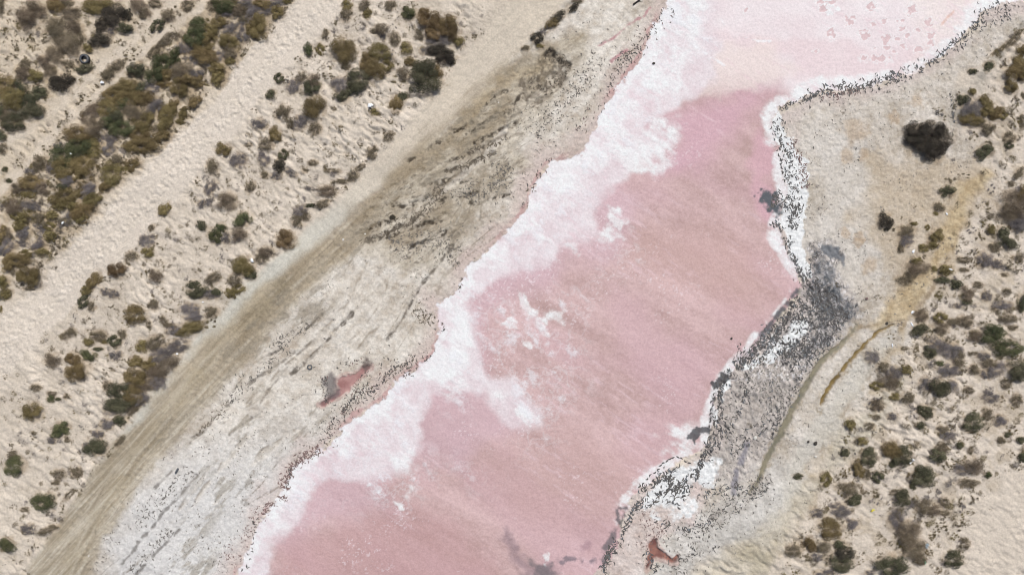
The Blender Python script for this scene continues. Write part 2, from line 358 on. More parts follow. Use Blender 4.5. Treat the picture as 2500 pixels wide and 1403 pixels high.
    vary(mL * veil, alb(214, 196, 200), alb(230, 224, 226), fbm(X, Y, 30, 5, 185, .6))
    # thick white salt: how much lies where, then a crust noise decides where it has set
    salt = np.zeros(X.shape, np.float32)
    for i, (P, sf, k) in enumerate((
        ("1700,-200 1720,0 1690,30 1672,60 1690,100 1660,110 1640,150 1700,190 1680,220 1600,260 1540,300 1580,330 1640,340 1600,400 1520,430 1480,400 1440,440 1400,470 1340,500 1290,560 1240,600 1180,650 1120,740 1050,740 1090,640 1250,470 1330,380 1440,330 1500,200 1600,-200", 12, .74),
        ("1640,30 1700,60 1720,120 1680,160 1600,170 1560,220 1540,200 1590,110", 14, .6),
        ("1340,400 1450,360 1500,385 1430,430 1350,500 1300,540 1280,500", 12, 1),
        ("1060,740 1120,730 1160,790 1165,880 1190,925 1250,960 1260,1000 1200,985 1150,935 1090,950 1040,940 960,960 900,1010 870,1040 840,1000 1000,880", 12, .74),
        ("880,1010 940,990 1010,1050 1000,1110 930,1130 860,1130 800,1150 740,1220 700,1280 670,1340 650,1400 600,1420 560,1400 640,1240 720,1120 800,1080", 18, .55),
        ("1490,505 1515,500 1545,545 1520,560 1500,590 1440,585 1420,570 1470,555 1480,530", 7, .7),
        ("1300,568 1340,570 1350,595 1310,600", 6, .8), ("1385,590 1410,588 1425,620 1400,632", 6, .7),
        ("1265,722 1285,740 1312,765 1300,775 1270,745", 6, .7), ("1332,770 1350,750 1388,755 1385,780 1350,782", 6, .65),
        ("1313,790 1330,780 1348,820 1335,832 1318,812", 6, .65), ("1240,780 1270,785 1262,800 1240,798", 5, .7), ("1283,830 1298,828 1300,845 1288,842", 5, .7),
        ("1270,1000 1295,1010 1322,1042 1300,1030", 5, .8), ("960,1105 1000,1095 1012,1120 995,1150 970,1140", 10, .6),
        ("900,1183 928,1195 925,1203", 3, .9), ("1005,1180 1015,1175 1010,1215 1000,1210", 5, .5), ("965,1225 985,1230 985,1245 970,1243", 5, .7),
        ("1325,1355 1345,1347 1348,1368 1330,1372", 4, 1), ("1590,1080 1680,1060 1690,1090 1620,1140 1570,1190 1530,1230 1500,1280 1500,1250 1530,1190 1590,1150", 12, .7),
        ("2020,0 2040,10 2050,25 2020,30 2015,12", 4, .9), ("1600,290 1660,310 1640,350 1600,360 1570,340", 12, .6))):
        salt = np.maximum(salt, k * F.poly(P, sf * 3.2 if sf > 8 else sf * 2.2, 40 if sf > 8 else 20, 70 if sf > 8 else 26, 190 + i, 5))
    # rim of salt along both shores
    wl = 12 + 12 * np.clip(fbm(X, Y, 90, 3, 215) + .4, 0, 2)
    rimr = 1 - ss(-4, 14, F.up(F.line(SHORE_R[6:26])) - wl)
    rimr2 = 1 - ss(-8, 26, F.up(F.line(SHORE_R[26:])) - 20 - 10 * n_mid)
    riml = 1 - ss(-6, 26, F.up(F.line(SHORE_L)) - 18 - 8 * n_mid)
    nofar = 1 - F.stroke("1960,690 1930,745 1850,845", 14, 6, 4, 20, 216)
    salt = np.maximum(salt, np.maximum(rimr * .95 * nofar, np.maximum(rimr2 * 1.05, riml)))
    whiteR = F.poly("1900,270 1885,300 1890,400 1920,480 1905,540 1930,640 1965,690 1985,650 1960,600 1960,520 1985,480 1970,400 1930,330", 12, 16, 30, 217)
    whiteS = F.poly("1860,850 1900,810 1960,780 1975,820 1900,880 1820,910 1780,940 1750,1060 1740,1030 1765,930", 12, 14, 30, 218)
    whiteT = F.poly("1750,1090 1770,1110 1760,1150 1700,1240 1640,1300 1560,1240 1600,1180 1680,1130", 16, 16, 30, 219)
    crust = fbm(X, Y, 48, 7, 220, .64) + .35 * fbm(X, Y, 22, 5, 226, .6, -38, 3)
    onland = np.maximum(whiteR, np.maximum(whiteS * .85, whiteT * .7))
    salt_m = mL * ss(-.40, .58, salt * 1.05 - .52 + .85 * crust + .45 * fbm(X, Y, 13, 5, 233, .62, -34, 4)) * ss(.0, .55, salt)
    salt_m = salt_m * (.72 + .28 * ss(-.3, .3, fbm(X, Y, 14, 5, 232, .65)))
    salt_m = np.maximum(salt_m, (1 - mL) * ss(-.2, .25, onland * 1.5 - .8 + .7 * crust) * (onland > .02))
    lay(salt_m, alb(234, 236, 236), .94)
    # thin wisps and foam lines over the brine
    zone_w = np.clip(veil * .9 + .8 * F.poly("1150,600 1500,400 1600,480 1560,620 1440,760 1440,900 1360,1080 1180,1180 950,1260 780,1260 900,1160 1100,1100 1130,800", 60, 26, 60, 222), 0, 1)
    rid = 1 - np.abs(fbm(X, Y, 36, 5, 221, .62)) * 3.2
    wisps = mL * (ss(.5, 1., rid) * .5 + ss(.2, .62, fbm(X, Y, 26, 7, 224, .68, -36, 1.8))) * zone_w * ss(-.5, .4, fbm(X, Y, 110, 3, 223))
    wisps = np.clip(wisps, 0, 1)
    lay(wisps, alb(228, 228, 232), .7)
    stk = mL * ss(.2, .7, fbm(X, Y, 9, 5, 227, .62, -34, 5)) * ss(-.2, .5, fbm(X, Y, 80, 2, 228, .5, -34, 3))
    lay(stk, alb(222, 196, 202), .40)
    spk = mL * ss(.62, .8, fbm(X, Y, 4.5, 2, 229)) * ss(-.2, .6, n_big + n_mid)
    lay(spk, alb(228, 214, 218), .6)
    # dissolved holes in the thin crust of the upper lake
    holes = ((2074,51,14,16),(2128,12,15,14),(2227,22,16,15),(2033,80,11,14),(2112,86,14,14),(2133,60,7,6),(2131,58,7,7),(2161,50,8,8),(2163,98,12,13),(2165,116,8,6),(2191,95,9,9),(2218,86,8,7),(2240,72,12,7),(2267,55,12,10),(2272,85,10,9),(2272,103,11,16),(2206,112,9,8),(2240,122,13,8),(2110,142,11,11),(2148,144,26,12),(1990,125,8,5),(1821,25,8,9),(2203,70,8,7),(2192,52,6,5),(2207,50,6,5),(2184,127,6,6),(2020,5,26,5),(2010,18,12,10),(2135,118,7,5))
    hz = np.zeros(X.shape, np.float32)
    for i, (cx, cy, a, b) in enumerate(holes):
        m = (np.abs(X - cx) < a * 2.4) & (np.abs(Y - cy) < b * 2.4)
        if not m.any(): continue
        d = np.hypot((X[m] - cx) / a, (Y[m] - cy) / b) * 1.12 + .8 * fbm(X[m], Y[m], 8, 4, 230 + i)
        hz[m] = np.maximum(hz[m], 1 - ss(.62, .86, d))
        C[m] = C[m] * (1 - (.6 * (ss(.7, .9, d) * (1 - ss(.95, 1.4, d))))[:, None]) + alb(234, 232, 232) * (.6 * (ss(.7, .9, d) * (1 - ss(.95, 1.4, d))))[:, None]
    lay(hz, alb(212, 186, 187), .9)
    lay(F.stroke("2300,58 2320,38 2328,30", 3, 3, 3, 8, 260), alb(214, 176, 160), .8)
    for g in ("1740,20 1755,40 1770,60", "1690,105 1720,130 1770,160", "1865,0 1875,20", "1800,85 1850,100 1900,100"):
        lay(F.stroke(g, 1.2, 2, 4, 14, 261), alb(238, 238, 240), .8)
    # blue-black mud showing through the brine
    for P, sf, k, c in (
        ("1852,470 1862,462 1885,478 1895,455 1905,475 1890,490 1905,500 1920,520 1905,535 1885,515 1865,500 1850,488", 5, .97, (78, 86, 92)),
        ("1232,1290 1262,1320 1270,1350 1300,1375 1350,1380 1365,1403 1340,1420 1280,1410 1262,1380 1240,1350 1228,1310", 14, .62, (132, 114, 122)),
        ("1290,1370 1345,1378 1360,1403 1310,1403", 8, .6, (98, 98, 102)),
        ("1415,1330 1440,1325 1440,1340 1420,1342", 8, .5, (150, 120, 130)),
        ("1672,1068 1685,1062 1690,1050 1703,1042 1722,1043 1730,1056 1718,1052 1706,1056 1702,1072 1694,1092 1690,1072", 3, .9, (74, 76, 80)),
        ("1757,908 1768,914 1772,924 1790,922 1770,930 1760,945 1750,956 1745,935 1752,920", 3, .9, (60, 62, 66))):
        lay(F.poly(P, sf, 13, 18, 270 + sf, 6), alb(*c), k)
    lay(F.stroke("1962,690 1925,735 1885,785 1862,815", 4.5, 5, 7, 12, 280), alb(70, 78, 84), .85)
    lay(F.stroke("1748,950 1738,1000 1730,1060", 3.5, 4, 6, 10, 281), alb(64, 66, 70), .85)
    lay(F.stroke("1360,1375 1380,1362 1420,1365 1450,1368", 4, 4, 8, 12, 282), alb(120, 112, 120), .75)
    lay(F.stroke("1508,1245 1508,1265 1515,1280 1528,1242 1512,1240", 3, 3, 5, 10, 283), alb(84, 86, 90), .8)
    lay(F.stroke("1500,1300 1480,1340 1470,1365", 7, 5, 8, 12, 284), alb(84, 88, 92), .75)
    lay(F.stroke("1860,820 1830,860 1800,880", 8, 8, 8, 16, 285), alb(170, 160, 168), .5)
    # --- pools and channels
    r1 = F.poly(RED1, 2.5, 4, 10, 290); r2 = F.poly(RED2, 2.2, 3, 9, 291)
    vary(r1, alb(150, 108, 104), alb(186, 148, 143), n_sm * 1.2 + .6 * fbm(X, Y, 26, 2, 292))
    for RR in (RED1, RED2):
        dd = F.up(F.line(RR, closed=True)); lay(ss(-1, 1, dd) * (1 - ss(3, 9, dd + 4 * n_sm)) * (1 - r1) * (1 - r2), alb(196, 166, 158), .6)
    vary(r2, alb(112, 76, 72), alb(168, 122, 108), n_sm * 1.2 + .4 * n_mid)
    lay(F.poly("790,920 808,915 822,930 825,960 800,975 790,985 793,950", 8, 12, 18, 293), alb(104, 98, 100), .75)
    lay(F.poly("875,880 895,875 905,890 890,905", 5, 8, 14, 294), alb(96, 86, 82), .75)
    s1 = np.maximum(F.stroke(SLOT1, 2.6, 3, 3, 12, 295), F.stroke(SLOT2, 3, 3, 3, 12, 296))
    lay(s1, alb(186, 138, 142), .85)
    st = F.stroke(STREAM, np.array([2, 5, 6, 6.5, 7.5, 7.5, 6.5, 5, 3.5, 1]), 2.8, 3.5, 10, 297, 5)
    for LL, wd_ in ((STREAM, 11), (DITCH, 9)):
        mg = F.stroke(LL, wd_, 8, 12, 16, 299); lay(mg * ss(-.6, .4, n_fine + n_sm * .5), alb(158, 142, 116), .6)
    vary(st, alb(118, 114, 98), alb(148, 140, 118), n_sm + n_fine * .6)
    dt = F.stroke(DITCH, np.array([1.5, 3.2, 4, 4.2, 4, 4.8, 4, 1.5]), 2.4, 3.2, 9, 298, 5)
    vary(dt, alb(106, 88, 50), alb(146, 124, 78), n_sm + n_fine * .8)
    wetm = np.maximum(np.maximum(r1, r2), np.maximum(st, dt))
    # --- litter under the shrubs
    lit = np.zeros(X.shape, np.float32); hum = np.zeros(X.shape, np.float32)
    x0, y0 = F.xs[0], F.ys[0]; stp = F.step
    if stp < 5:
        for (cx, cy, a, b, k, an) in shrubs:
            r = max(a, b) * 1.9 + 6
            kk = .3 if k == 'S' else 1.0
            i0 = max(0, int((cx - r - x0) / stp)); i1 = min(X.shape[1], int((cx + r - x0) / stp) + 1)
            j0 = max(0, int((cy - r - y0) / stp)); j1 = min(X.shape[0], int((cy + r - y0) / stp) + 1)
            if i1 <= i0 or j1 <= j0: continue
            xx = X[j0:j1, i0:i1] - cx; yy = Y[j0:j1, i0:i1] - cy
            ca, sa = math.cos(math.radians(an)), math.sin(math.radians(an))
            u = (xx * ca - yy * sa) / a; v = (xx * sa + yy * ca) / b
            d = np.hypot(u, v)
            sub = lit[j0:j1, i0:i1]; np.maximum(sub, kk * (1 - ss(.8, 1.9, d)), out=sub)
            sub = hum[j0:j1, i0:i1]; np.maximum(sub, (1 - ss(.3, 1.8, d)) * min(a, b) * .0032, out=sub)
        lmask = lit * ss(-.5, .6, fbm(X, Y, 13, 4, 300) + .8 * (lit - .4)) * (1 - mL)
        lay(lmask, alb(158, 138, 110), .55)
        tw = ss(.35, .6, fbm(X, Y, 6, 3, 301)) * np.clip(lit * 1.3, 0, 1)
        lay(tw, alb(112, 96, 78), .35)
    # --- relief, metres
    land = (1 - mL)
    sand = land * (1 - mC) * (1 - mE) * (1 - mD) * (1 - mS) * (1 - mB) * (1 - mA)
    rp = np.clip(.35 + .65 * ss(-.5, .5, n_big + n_mid * .5), 0, 1)
    wx = X + 5 * fbm(X, Y, 40, 2, 310); wy = Y + 5 * fbm(X, Y, 40, 2, 311)
    r1_ = fbm(wx, wy, 9.5, 2, 312, .5, -36, 2.1)
    r2_ = fbm(wx, wy, 18, 2, 313, .5, -24, 1.8)
    H += sand * rp * (.085 * (r1_ - .25 * r1_ * r1_) + .055 * r2_ + .022 * fbm(wx, wy, 5.5, 2, 325, .5, -40, 2)) + sand * .018 * n_fine
    H += mB * (.070 * fbm(X, Y, 8, 3, 314, .6) * (1 - .8 * ruts) - .02 * ruts)
    H += mA * .03 * n_sm
    H += mC * (.022 * fbm(X, Y, 9, 3, 315) + .02 * stre2)
    H += mE * (.034 * fbm(X, Y, 7, 3, 316, .6) + .03 * fbm(X, Y, 15, 3, 317, .5, 46, 4))
    H += mD * (.014 * fbm(X, Y, 8, 3, 318) + .02 * stre2)
    H += ch * (.05 * fbm(X, Y, 11, 4, 319, .6, 30, 2.5))
    H += mS * (.045 * fbm(X, Y, 7, 4, 320, .6) + .03 * n_mid)
    H += yel * .03 * fbm(X, Y, 8, 3, 321, .6, 30, 2)
    H += TRM * .07 * fbm(X, Y, 8, 3, 322, .6, 120, 2)
    H -= gz * .05 + rz * .05 + pit * (.08 + .07 * n_sm) + rim * .05
    H += land * (.15 * n_big + .05 * n_mid) * ss(20, 200, sdL)
    H += hum * (1 - mB) * 1.0
    H = H * (1 - mL) + mL * (-.03 + .010 * fbm(X, Y, 6, 3, 323) + salt_m * (.010 + .008 * fbm(X, Y, 7, 3, 324)) + wisps * .012 - hz * .012)
    H = H * (1 - wetm) + wetm * -.09
    G[:] = G * (1 - mL * .35) + 0
    G[:] = G * (1 - salt_m) + .8 * salt_m
    G[:] = G * (1 - wetm) + .38 * wetm
    bump = .6 + .4 * land - .4 * wetm
    # zones of the setting
    Z = np.zeros(X.shape, np.int8)                        # sand ground
    Z[mA > .5] = 1; Z[mB > .5] = 2; Z[(mE > .5)] = 4; Z[(mC > .5) | (mD > .5)] = 3; Z[(mS > .5) | (TRM > .5) | (grn > .6)] = 5
    Z[(onland > .45)] = 6; Z[mL > .5] = 7; Z[(mL > .5) & (salt_m > .5)] = 6
    Z[(r1 > .5) | (r2 > .5) | (s1 > .6)] = 8; Z[(st > .5) | (dt > .5)] = 9
    return C, H, G, np.clip(bump, .05, 1).astype(np.float32), Z
# ---------------------------------------------------------------- every shrub of the site: x y rx ry kind [angle], in quarter plan units from each tile's corner
# kinds: G fresh green, D dark green, O olive, B brown, K near-black, P dry purple-grey, S sparse dry sprigs
TILES = {
(0, 0): """330 70 70 60 B,290 190 110 105 B,390 130 80 60 B,560 60 80 80 O,640 30 70 40 B,700 130 80 65 B,560 280 115 100 B 40,470 350 40 40 S,740 270 80 70 B,690 450 110 115 B,780 380 50 60 B,550 540 80 80 B,440 600 70 60 B,500 700 60 60 B,670 630 60 45 B,620 810 120 85 K,860 470 45 45 O,830 680 85 50 D,240 720 80 60 B,370 760 90 60 O,410 900 85 65 D,250 650 60 50 B,960 60 140 80 O,1120 150 110 105 K,1230 140 50 60 K,1000 240 70 70 K,980 400 100 70 K,1240 290 90 50 D,1350 230 50 40 S,1080 310 45 40 P,1150 430 50 50 S,1370 80 100 65 B -45,1400 130 50 50 B,1510 40 60 40 B,300 375 35 40 S,470 180 30 25 S,130 480 60 50 S 40,100 560 60 40 S,20 60 40 90 B,800 130 30 45 S,60 80 30 20 S,200 350 45 18 S 70,50 850 110 90 O,180 880 90 80 D,150 970 120 90 O,290 980 90 80 D,330 1100 110 75 D,20 1080 60 80 D,140 1200 110 80 D,90 1130 70 60 B,20 1330 50 50 D,
1640 160 70 60 B,1730 120 60 60 S,1830 60 60 50 B,1540 260 75 45 D 40,1450 330 50 40 S,1400 430 60 50 S,1330 500 60 45 S,1270 560 60 40 S,1160 640 70 50 B 40,1080 700 70 50 B 40,1040 750 70 50 B,920 830 60 40 S,840 970 60 50 S,780 1010 40 40 S,680 1110 50 40 S,600 1230 40 50 S,560 1340 60 40 S,460 1310 50 40 S,350 1370 30 25 S,1290 440 35 30 S,1220 520 25 25 S,1910 30 60 40 S,
2200 50 130 70 G,2080 60 60 50 B,2330 110 80 60 B,2200 130 110 50 P,2440 130 90 55 P 55,2400 40 70 50 P,2140 240 80 60 O,1950 280 90 80 G,1920 380 90 90 G,1870 490 50 35 P,2080 300 70 60 O,2240 280 60 60 P,2350 260 80 50 P 60,2460 280 70 80 O,2240 400 90 70 O,2370 370 60 50 P,2040 380 80 60 O,1990 480 100 60 O,2010 560 120 80 O,1900 570 60 60 P,2150 560 90 50 P 20,2260 520 70 70 B,2250 600 50 40 O,2140 680 90 60 O,2130 770 70 70 O,1930 720 80 40 P,1720 560 80 55 G 60,1780 480 60 60 P,1700 350 60 40 B,1620 410 90 45 B 45,1520 490 90 40 B 45,1440 550 40 40 S,1600 620 90 80 G,1530 730 90 80 G,1620 740 90 60 O,1780 700 90 70 B,1830 800 90 60 O,1930 820 70 60 O,1770 900 90 65 O,1600 820 80 50 O,1500 860 80 50 P,1350 700 90 65 D,1290 710 60 40 B,1380 860 60 60 D,1230 860 130 80 O,1130 930 100 70 O,1270 960 120 80 O,1400 960 100 70 O,1210 1010 60 50 G,1080 1060 110 80 O,1150 1120 90 70 D,1300 1080 90 80 B,1520 1040 100 65 P 50,1400 1130 80 50 B,1000 1010 60 40 B,900 1100 100 60 B 40,1060 1200 90 60 G,1200 1260 110 80 G,950 1260 100 85 B,780 1320 110 80 O,1070 1350 80 50 P,1650 1110 120 60 O 45,1690 1040 80 50 O 45,1800 1110 85 50 O 50,1910 1010 80 45 O 50,1960 900 35 25 S 50,1440 1210 110 75 O 45,1620 1230 95 60 O 45,1600 1330 90 55 O,1380 1320 90 65 O,1760 1190 50 25 O,2390 510 60 35 S 50,2270 660 30 30 S,2380 160 50 50 B""",
(625, 0): """60 40 90 50 O,70 120 110 55 P,220 110 70 65 O,40 280 90 110 O,190 30 70 40 P,310 10 50 30 O,890 50 50 55 O,880 150 65 50 B 50,970 20 40 30 S,1060 50 55 45 B 45,1090 140 45 50 O,760 215 35 35 S,680 340 35 50 B,720 470 50 50 S,630 480 40 50 O,510 490 45 60 G,860 500 115 130 U,870 640 45 45 B,1230 300 75 60 B,1160 310 50 25 B,1240 370 30 45 P,1360 390 45 70 B,1310 50 50 50 B,1550 30 40 45 S,1500 140 75 62 G,1390 90 30 30 S,1310 170 30 30 S,1395 240 30 45 S,1480 290 30 50 S,1470 480 55 60 O,1000 280 25 25 S,1055 260 25 20 S,840 300 50 20 S,1030 460 30 30 S,1650 140 60 60 U,1700 230 110 105 U,1870 230 100 80 U,1890 330 90 85 U,1720 340 80 70 U,1600 340 50 50 B,1980 410 50 50 O,1790 430 120 60 P,1800 500 120 60 K,1850 570 100 60 K,1660 500 50 40 P,1900 620 50 40 S,2000 270 30 40 S,2100 350 60 40 S,1200 520 110 70 O,1280 570 70 50 P,1090 620 75 80 U,1170 700 100 100 U,1000 790 110 90 D,960 870 60 55 D,1270 650 65 50 O,940 740 50 50 P,820 830 80 75 P,850 940 70 60 D,1420 640 40 50 S,1510 610 60 50 U,1650 670 90 70 U,1650 780 165 140 D,1760 720 70 70 U,1400 780 80 55 S,1440 730 60 60 B,230 770 45 45 D,290 780 40 40 S,150 930 45 45 D,420 580 40 30 S,470 620 40 30 S,440 760 60 45 B 40,380 840 80 60 P 40,560 800 75 60 B,550 870 80 75 D,700 740 60 40 S,580 1050 100 110 U,265 1100 80 65 B 50,370 1070 40 30 S,400 1210 80 65 P,340 1200 50 50 B,470 1160 50 50 P,580 1260 55 60 B,40 1220 80 60 P,190 1320 65 70 U,350 1330 30 25 S,1170 1100 50 35 O,1370 1030 60 85 O,1440 950 50 48 D,1130 920 30 30 S,1230 950 30 30 S,1300 880 25 25 S,1020 1010 40 25 S,770 1230 40 40 S,835 1260 25 40 S,1300 1340 50 42 B 40,1340 1210 60 40 S,880 1120 25 20 S,1260 1270 30 25 S,1060 1080 35 20 S""",
(1250, 0): """640 10 50 30 B,600 80 60 30 K 40,450 170 75 45 K 35,400 230 75 45 U 35,310 310 60 40 P 35,240 370 55 48 K,130 470 40 25 B,270 450 40 20 O""",
(1875, 0): """2150 650 60 45 D 40,2470 510 60 60 O,2400 700 100 95 O,2490 720 80 80 O,2440 620 70 60 O,2370 860 65 60 O,2000 700 40 25 D,2400 380 100 35 B 50,2300 460 60 20 B 45,2210 520 70 15 B 40,1990 900 35 35 O,1900 980 55 50 D,1960 1080 110 110 P,2100 1000 65 60 O,1970 1170 110 65 O,2130 1080 75 60 O,2220 1110 80 70 O,2280 1130 45 40 O,2150 1260 62 58 B,2060 1190 80 50 B,1820 1000 90 22 S -80,1640 1080 60 30 S,1700 1160 40 40 S,2400 1160 60 40 S,2360 1240 40 40 S,2480 1180 30 60 B,2000 1330 50 50 S,2350 1350 60 50 B,2180 1390 60 30 S,2490 930 20 40 B,1440 1290 110 85 K,1600 1290 105 90 K,1500 1400 160 90 K,1680 1370 105 95 K,1600 1490 110 90 K,1420 1370 90 70 K""",
(0, 351): """20 50 50 50 B,800 30 110 90 G,920 50 100 80 O,620 130 120 95 G,760 100 90 80 D,1060 50 60 70 P,1420 20 140 75 O,1290 30 80 55 O,590 40 70 50 P,460 40 50 40 S,830 230 100 85 O 50,780 310 80 60 O 50,640 240 110 90 O,520 250 70 50 P,1160 160 50 50 B,1310 200 85 55 U 30,1230 250 50 25 O,1100 300 100 100 O,1050 420 75 50 O 50,1040 160 50 40 S,680 370 85 68 P,650 430 60 40 D,900 450 100 62 P 42,830 540 62 42 P,660 530 130 85 O 20,620 600 65 50 O,400 200 70 80 B,310 280 60 45 P,330 380 100 70 O,200 430 80 50 B,430 430 70 60 B,540 400 50 50 S,260 500 70 40 O,220 220 50 40 S,200 150 60 50 S,50 250 30 25 D,90 360 30 25 D,150 620 85 70 B,260 600 80 50 P,370 620 50 40 P,180 700 60 40 O,250 720 60 55 O,420 730 60 50 B,530 700 60 50 O,210 800 60 55 O,500 800 60 40 O,920 560 110 55 O 35,830 660 110 75 O 35,750 620 60 50 O,710 700 40 40 P,640 780 75 50 P 50,800 730 70 50 O,720 800 60 40 S,30 880 60 80 O,90 880 60 60 B,400 820 60 50 P,250 880 95 60 P 50,220 970 60 40 P,60 1000 85 55 P 30,30 1060 50 40 P,390 980 90 50 P 40,430 1050 60 35 O,510 900 60 55 O,90 1170 75 60 O 60,200 1130 110 65 O,260 1080 60 40 O,300 1310 115 95 O,30 1350 50 60 O,520 980 30 20 S,15 620 25 30 P,
2190 60 75 60 O,2330 160 80 70 P,2420 10 40 20 B,2080 220 55 75 B,2030 320 30 30 S,1940 380 40 40 S,2060 440 75 50 P 65,2010 580 80 45 P 20,1890 480 40 50 S,1920 560 40 40 S,2230 560 90 80 B,2210 690 30 30 S,2240 370 35 50 S,2340 300 35 25 S,2450 420 60 38 B 60,1610 650 75 52 O 60,2380 740 75 72 G,2100 890 70 65 G,2160 820 50 40 G,2340 880 80 70 B,2200 920 50 50 P,1970 800 55 40 D -40,1980 1010 50 35 S,1480 820 40 25 B 50,1440 940 75 65 P,1320 965 20 18 S,1290 1100 60 50 B,1250 1170 25 30 B,1450 1060 60 45 O,1550 1010 60 45 S,1640 1000 35 30 S,1150 1240 90 65 U,920 1340 95 60 O 60,1530 1290 70 60 B,1430 1240 40 40 S,1580 1190 40 50 S,1680 1080 25 20 S,1930 1220 50 40 S,1890 1380 60 40 D,2090 1310 85 45 B 30,2390 1200 100 95 O,2440 1260 70 60 D,2300 1330 60 60 B,2460 980 30 40 S,1690 910 25 20 S,1370 1290 30 40 S,1550 1140 30 20 S,1950 910 30 20 S,2180 1020 25 20 S,1780 940 20 15 S,1260 1290 20 20 S""",
(625, 351): """110 20 70 50 B,90 140 60 65 P,270 110 45 45 D,230 210 60 55 K,240 260 30 40 B,350 280 60 35 P -30,430 165 35 30 S,560 190 45 30 B,490 260 40 30 B,90 310 40 30 B,200 310 60 40 P,760 265 65 22 B,530 440 55 22 P -15,700 110 25 40 S,1130 100 50 50 B,1170 50 30 30 B,1020 230 50 25 B 35,950 310 50 58 B,820 370 70 25 B,700 470 90 55 B,860 440 40 30 S,640 590 80 35 B 20,530 600 60 22 D,740 560 40 30 S,80 490 30 40 S,440 660 70 55 P,410 750 60 55 B,470 700 50 50 B,300 940 95 82 U,180 870 30 35 S,100 1060 80 50 B,60 1120 60 45 B,140 1000 40 40 S,130 820 30 25 S,1335 715 30 25 K,400 20 30 50 S,620 40 20 20 S,1000 20 60 30 S,910 130 50 40 S,980 120 40 40 S,280 455 20 15 S""",
(1875, 351): """2110 80 92 60 D 20,2350 20 40 30 D,1740 460 78 50 D,2440 290 70 35 B 45,2370 390 40 28 B,2400 590 150 120 B,2450 760 130 90 P,2340 680 90 80 B,2480 500 60 80 U,2290 870 65 70 D,2340 970 85 60 D,2220 1010 60 45 B,2180 840 40 50 O,1140 760 70 75 K,1180 830 60 45 S,1670 620 50 45 B,1640 680 30 20 O,1350 850 80 55 B,1350 940 65 65 P,1290 1030 35 38 B,1420 780 35 20 O,1550 815 25 25 O,1640 900 68 60 O,1600 990 55 35 O,1510 1020 50 40 O,1500 1080 60 30 S,1460 1220 100 65 B,1440 1150 50 45 O,1400 1280 60 40 B,1730 1230 70 50 O,1620 1220 30 28 O,1700 1330 80 35 D,1840 1370 50 48 D,1340 1330 70 45 B,2110 1140 75 75 P,2230 1170 60 42 P,2440 1120 50 38 B,2380 1200 40 30 S,1920 1130 70 28 B,1980 1070 40 35 S,1920 1230 45 22 B,2310 1280 45 18 B,2050 1380 50 30 B,2180 650 40 30 S,2080 920 50 55 S,1820 640 110 30 S 52,1320 730 25 25 S,1420 610 30 20 S,1910 320 80 35 S,1780 350 60 35 S""",
(0, 702): """60 70 68 45 O 45,10 210 14 35 O,270 10 60 20 B,850 30 50 50 O,810 130 65 45 D 60,720 215 30 30 S,890 180 40 42 B,1030 40 50 38 P,1110 60 55 38 P,1000 185 25 25 S,1320 265 105 78 O,1500 160 50 48 B,1580 60 25 25 S,1400 160 20 20 S,1460 360 30 30 B,1600 320 50 35 B -50,1660 370 60 25 B,1700 220 50 40 S,1930 50 90 60 D,2060 60 90 48 P,2120 40 50 40 D,2270 50 60 50 O,2340 10 60 40 O,1770 120 50 22 S,1860 210 90 55 P,2070 240 70 50 B,1900 280 110 55 P,1860 400 130 65 O 15,1700 420 80 45 P,2060 360 60 60 S,650 460 60 35 B 35,700 430 40 40 B,830 420 60 25 S,960 470 80 50 B,870 530 50 40 O,1020 530 40 22 O,1120 520 60 48 D,1190 450 38 50 B,1390 570 55 60 O,1520 530 90 60 B 30,520 710 80 65 B,870 660 70 58 G,720 700 80 60 U,770 800 100 95 O,960 600 50 22 D,1130 660 60 48 P,1230 710 40 40 S,1340 720 80 52 O,1470 740 70 60 O,1600 640 130 75 P 30,1740 560 100 65 P,1640 760 140 70 B 40,1530 830 120 70 B,1350 880 110 88 O,1450 950 110 60 B,1550 920 80 70 P,1200 1000 110 78 D,1320 1040 100 80 U,1200 1130 150 80 D,1120 1180 100 65 P,1300 1150 90 60 B 40,1400 1080 80 55 P 40,1180 1290 65 48 D,1060 1330 80 55 P,1300 1240 80 45 S 45,1050 960 50 48 B,1000 1020 40 28 S,360 975 50 35 B,660 1060 35 32 B,500 1080 38 38 G,570 1085 30 18 D,510 1030 45 22 B,270 1100 40 18 S 50,330 1210 88 78 O,180 1250 35 18 S,600 1375 80 60 G,690 1130 30 20 S,790 1200 20 25 S,820 1345 20 25 S,1100 780 40 28 S,1050 870 25 25 S,950 750 35 20 S,940 1000 20 25 S,1300 600 30 28 S""",
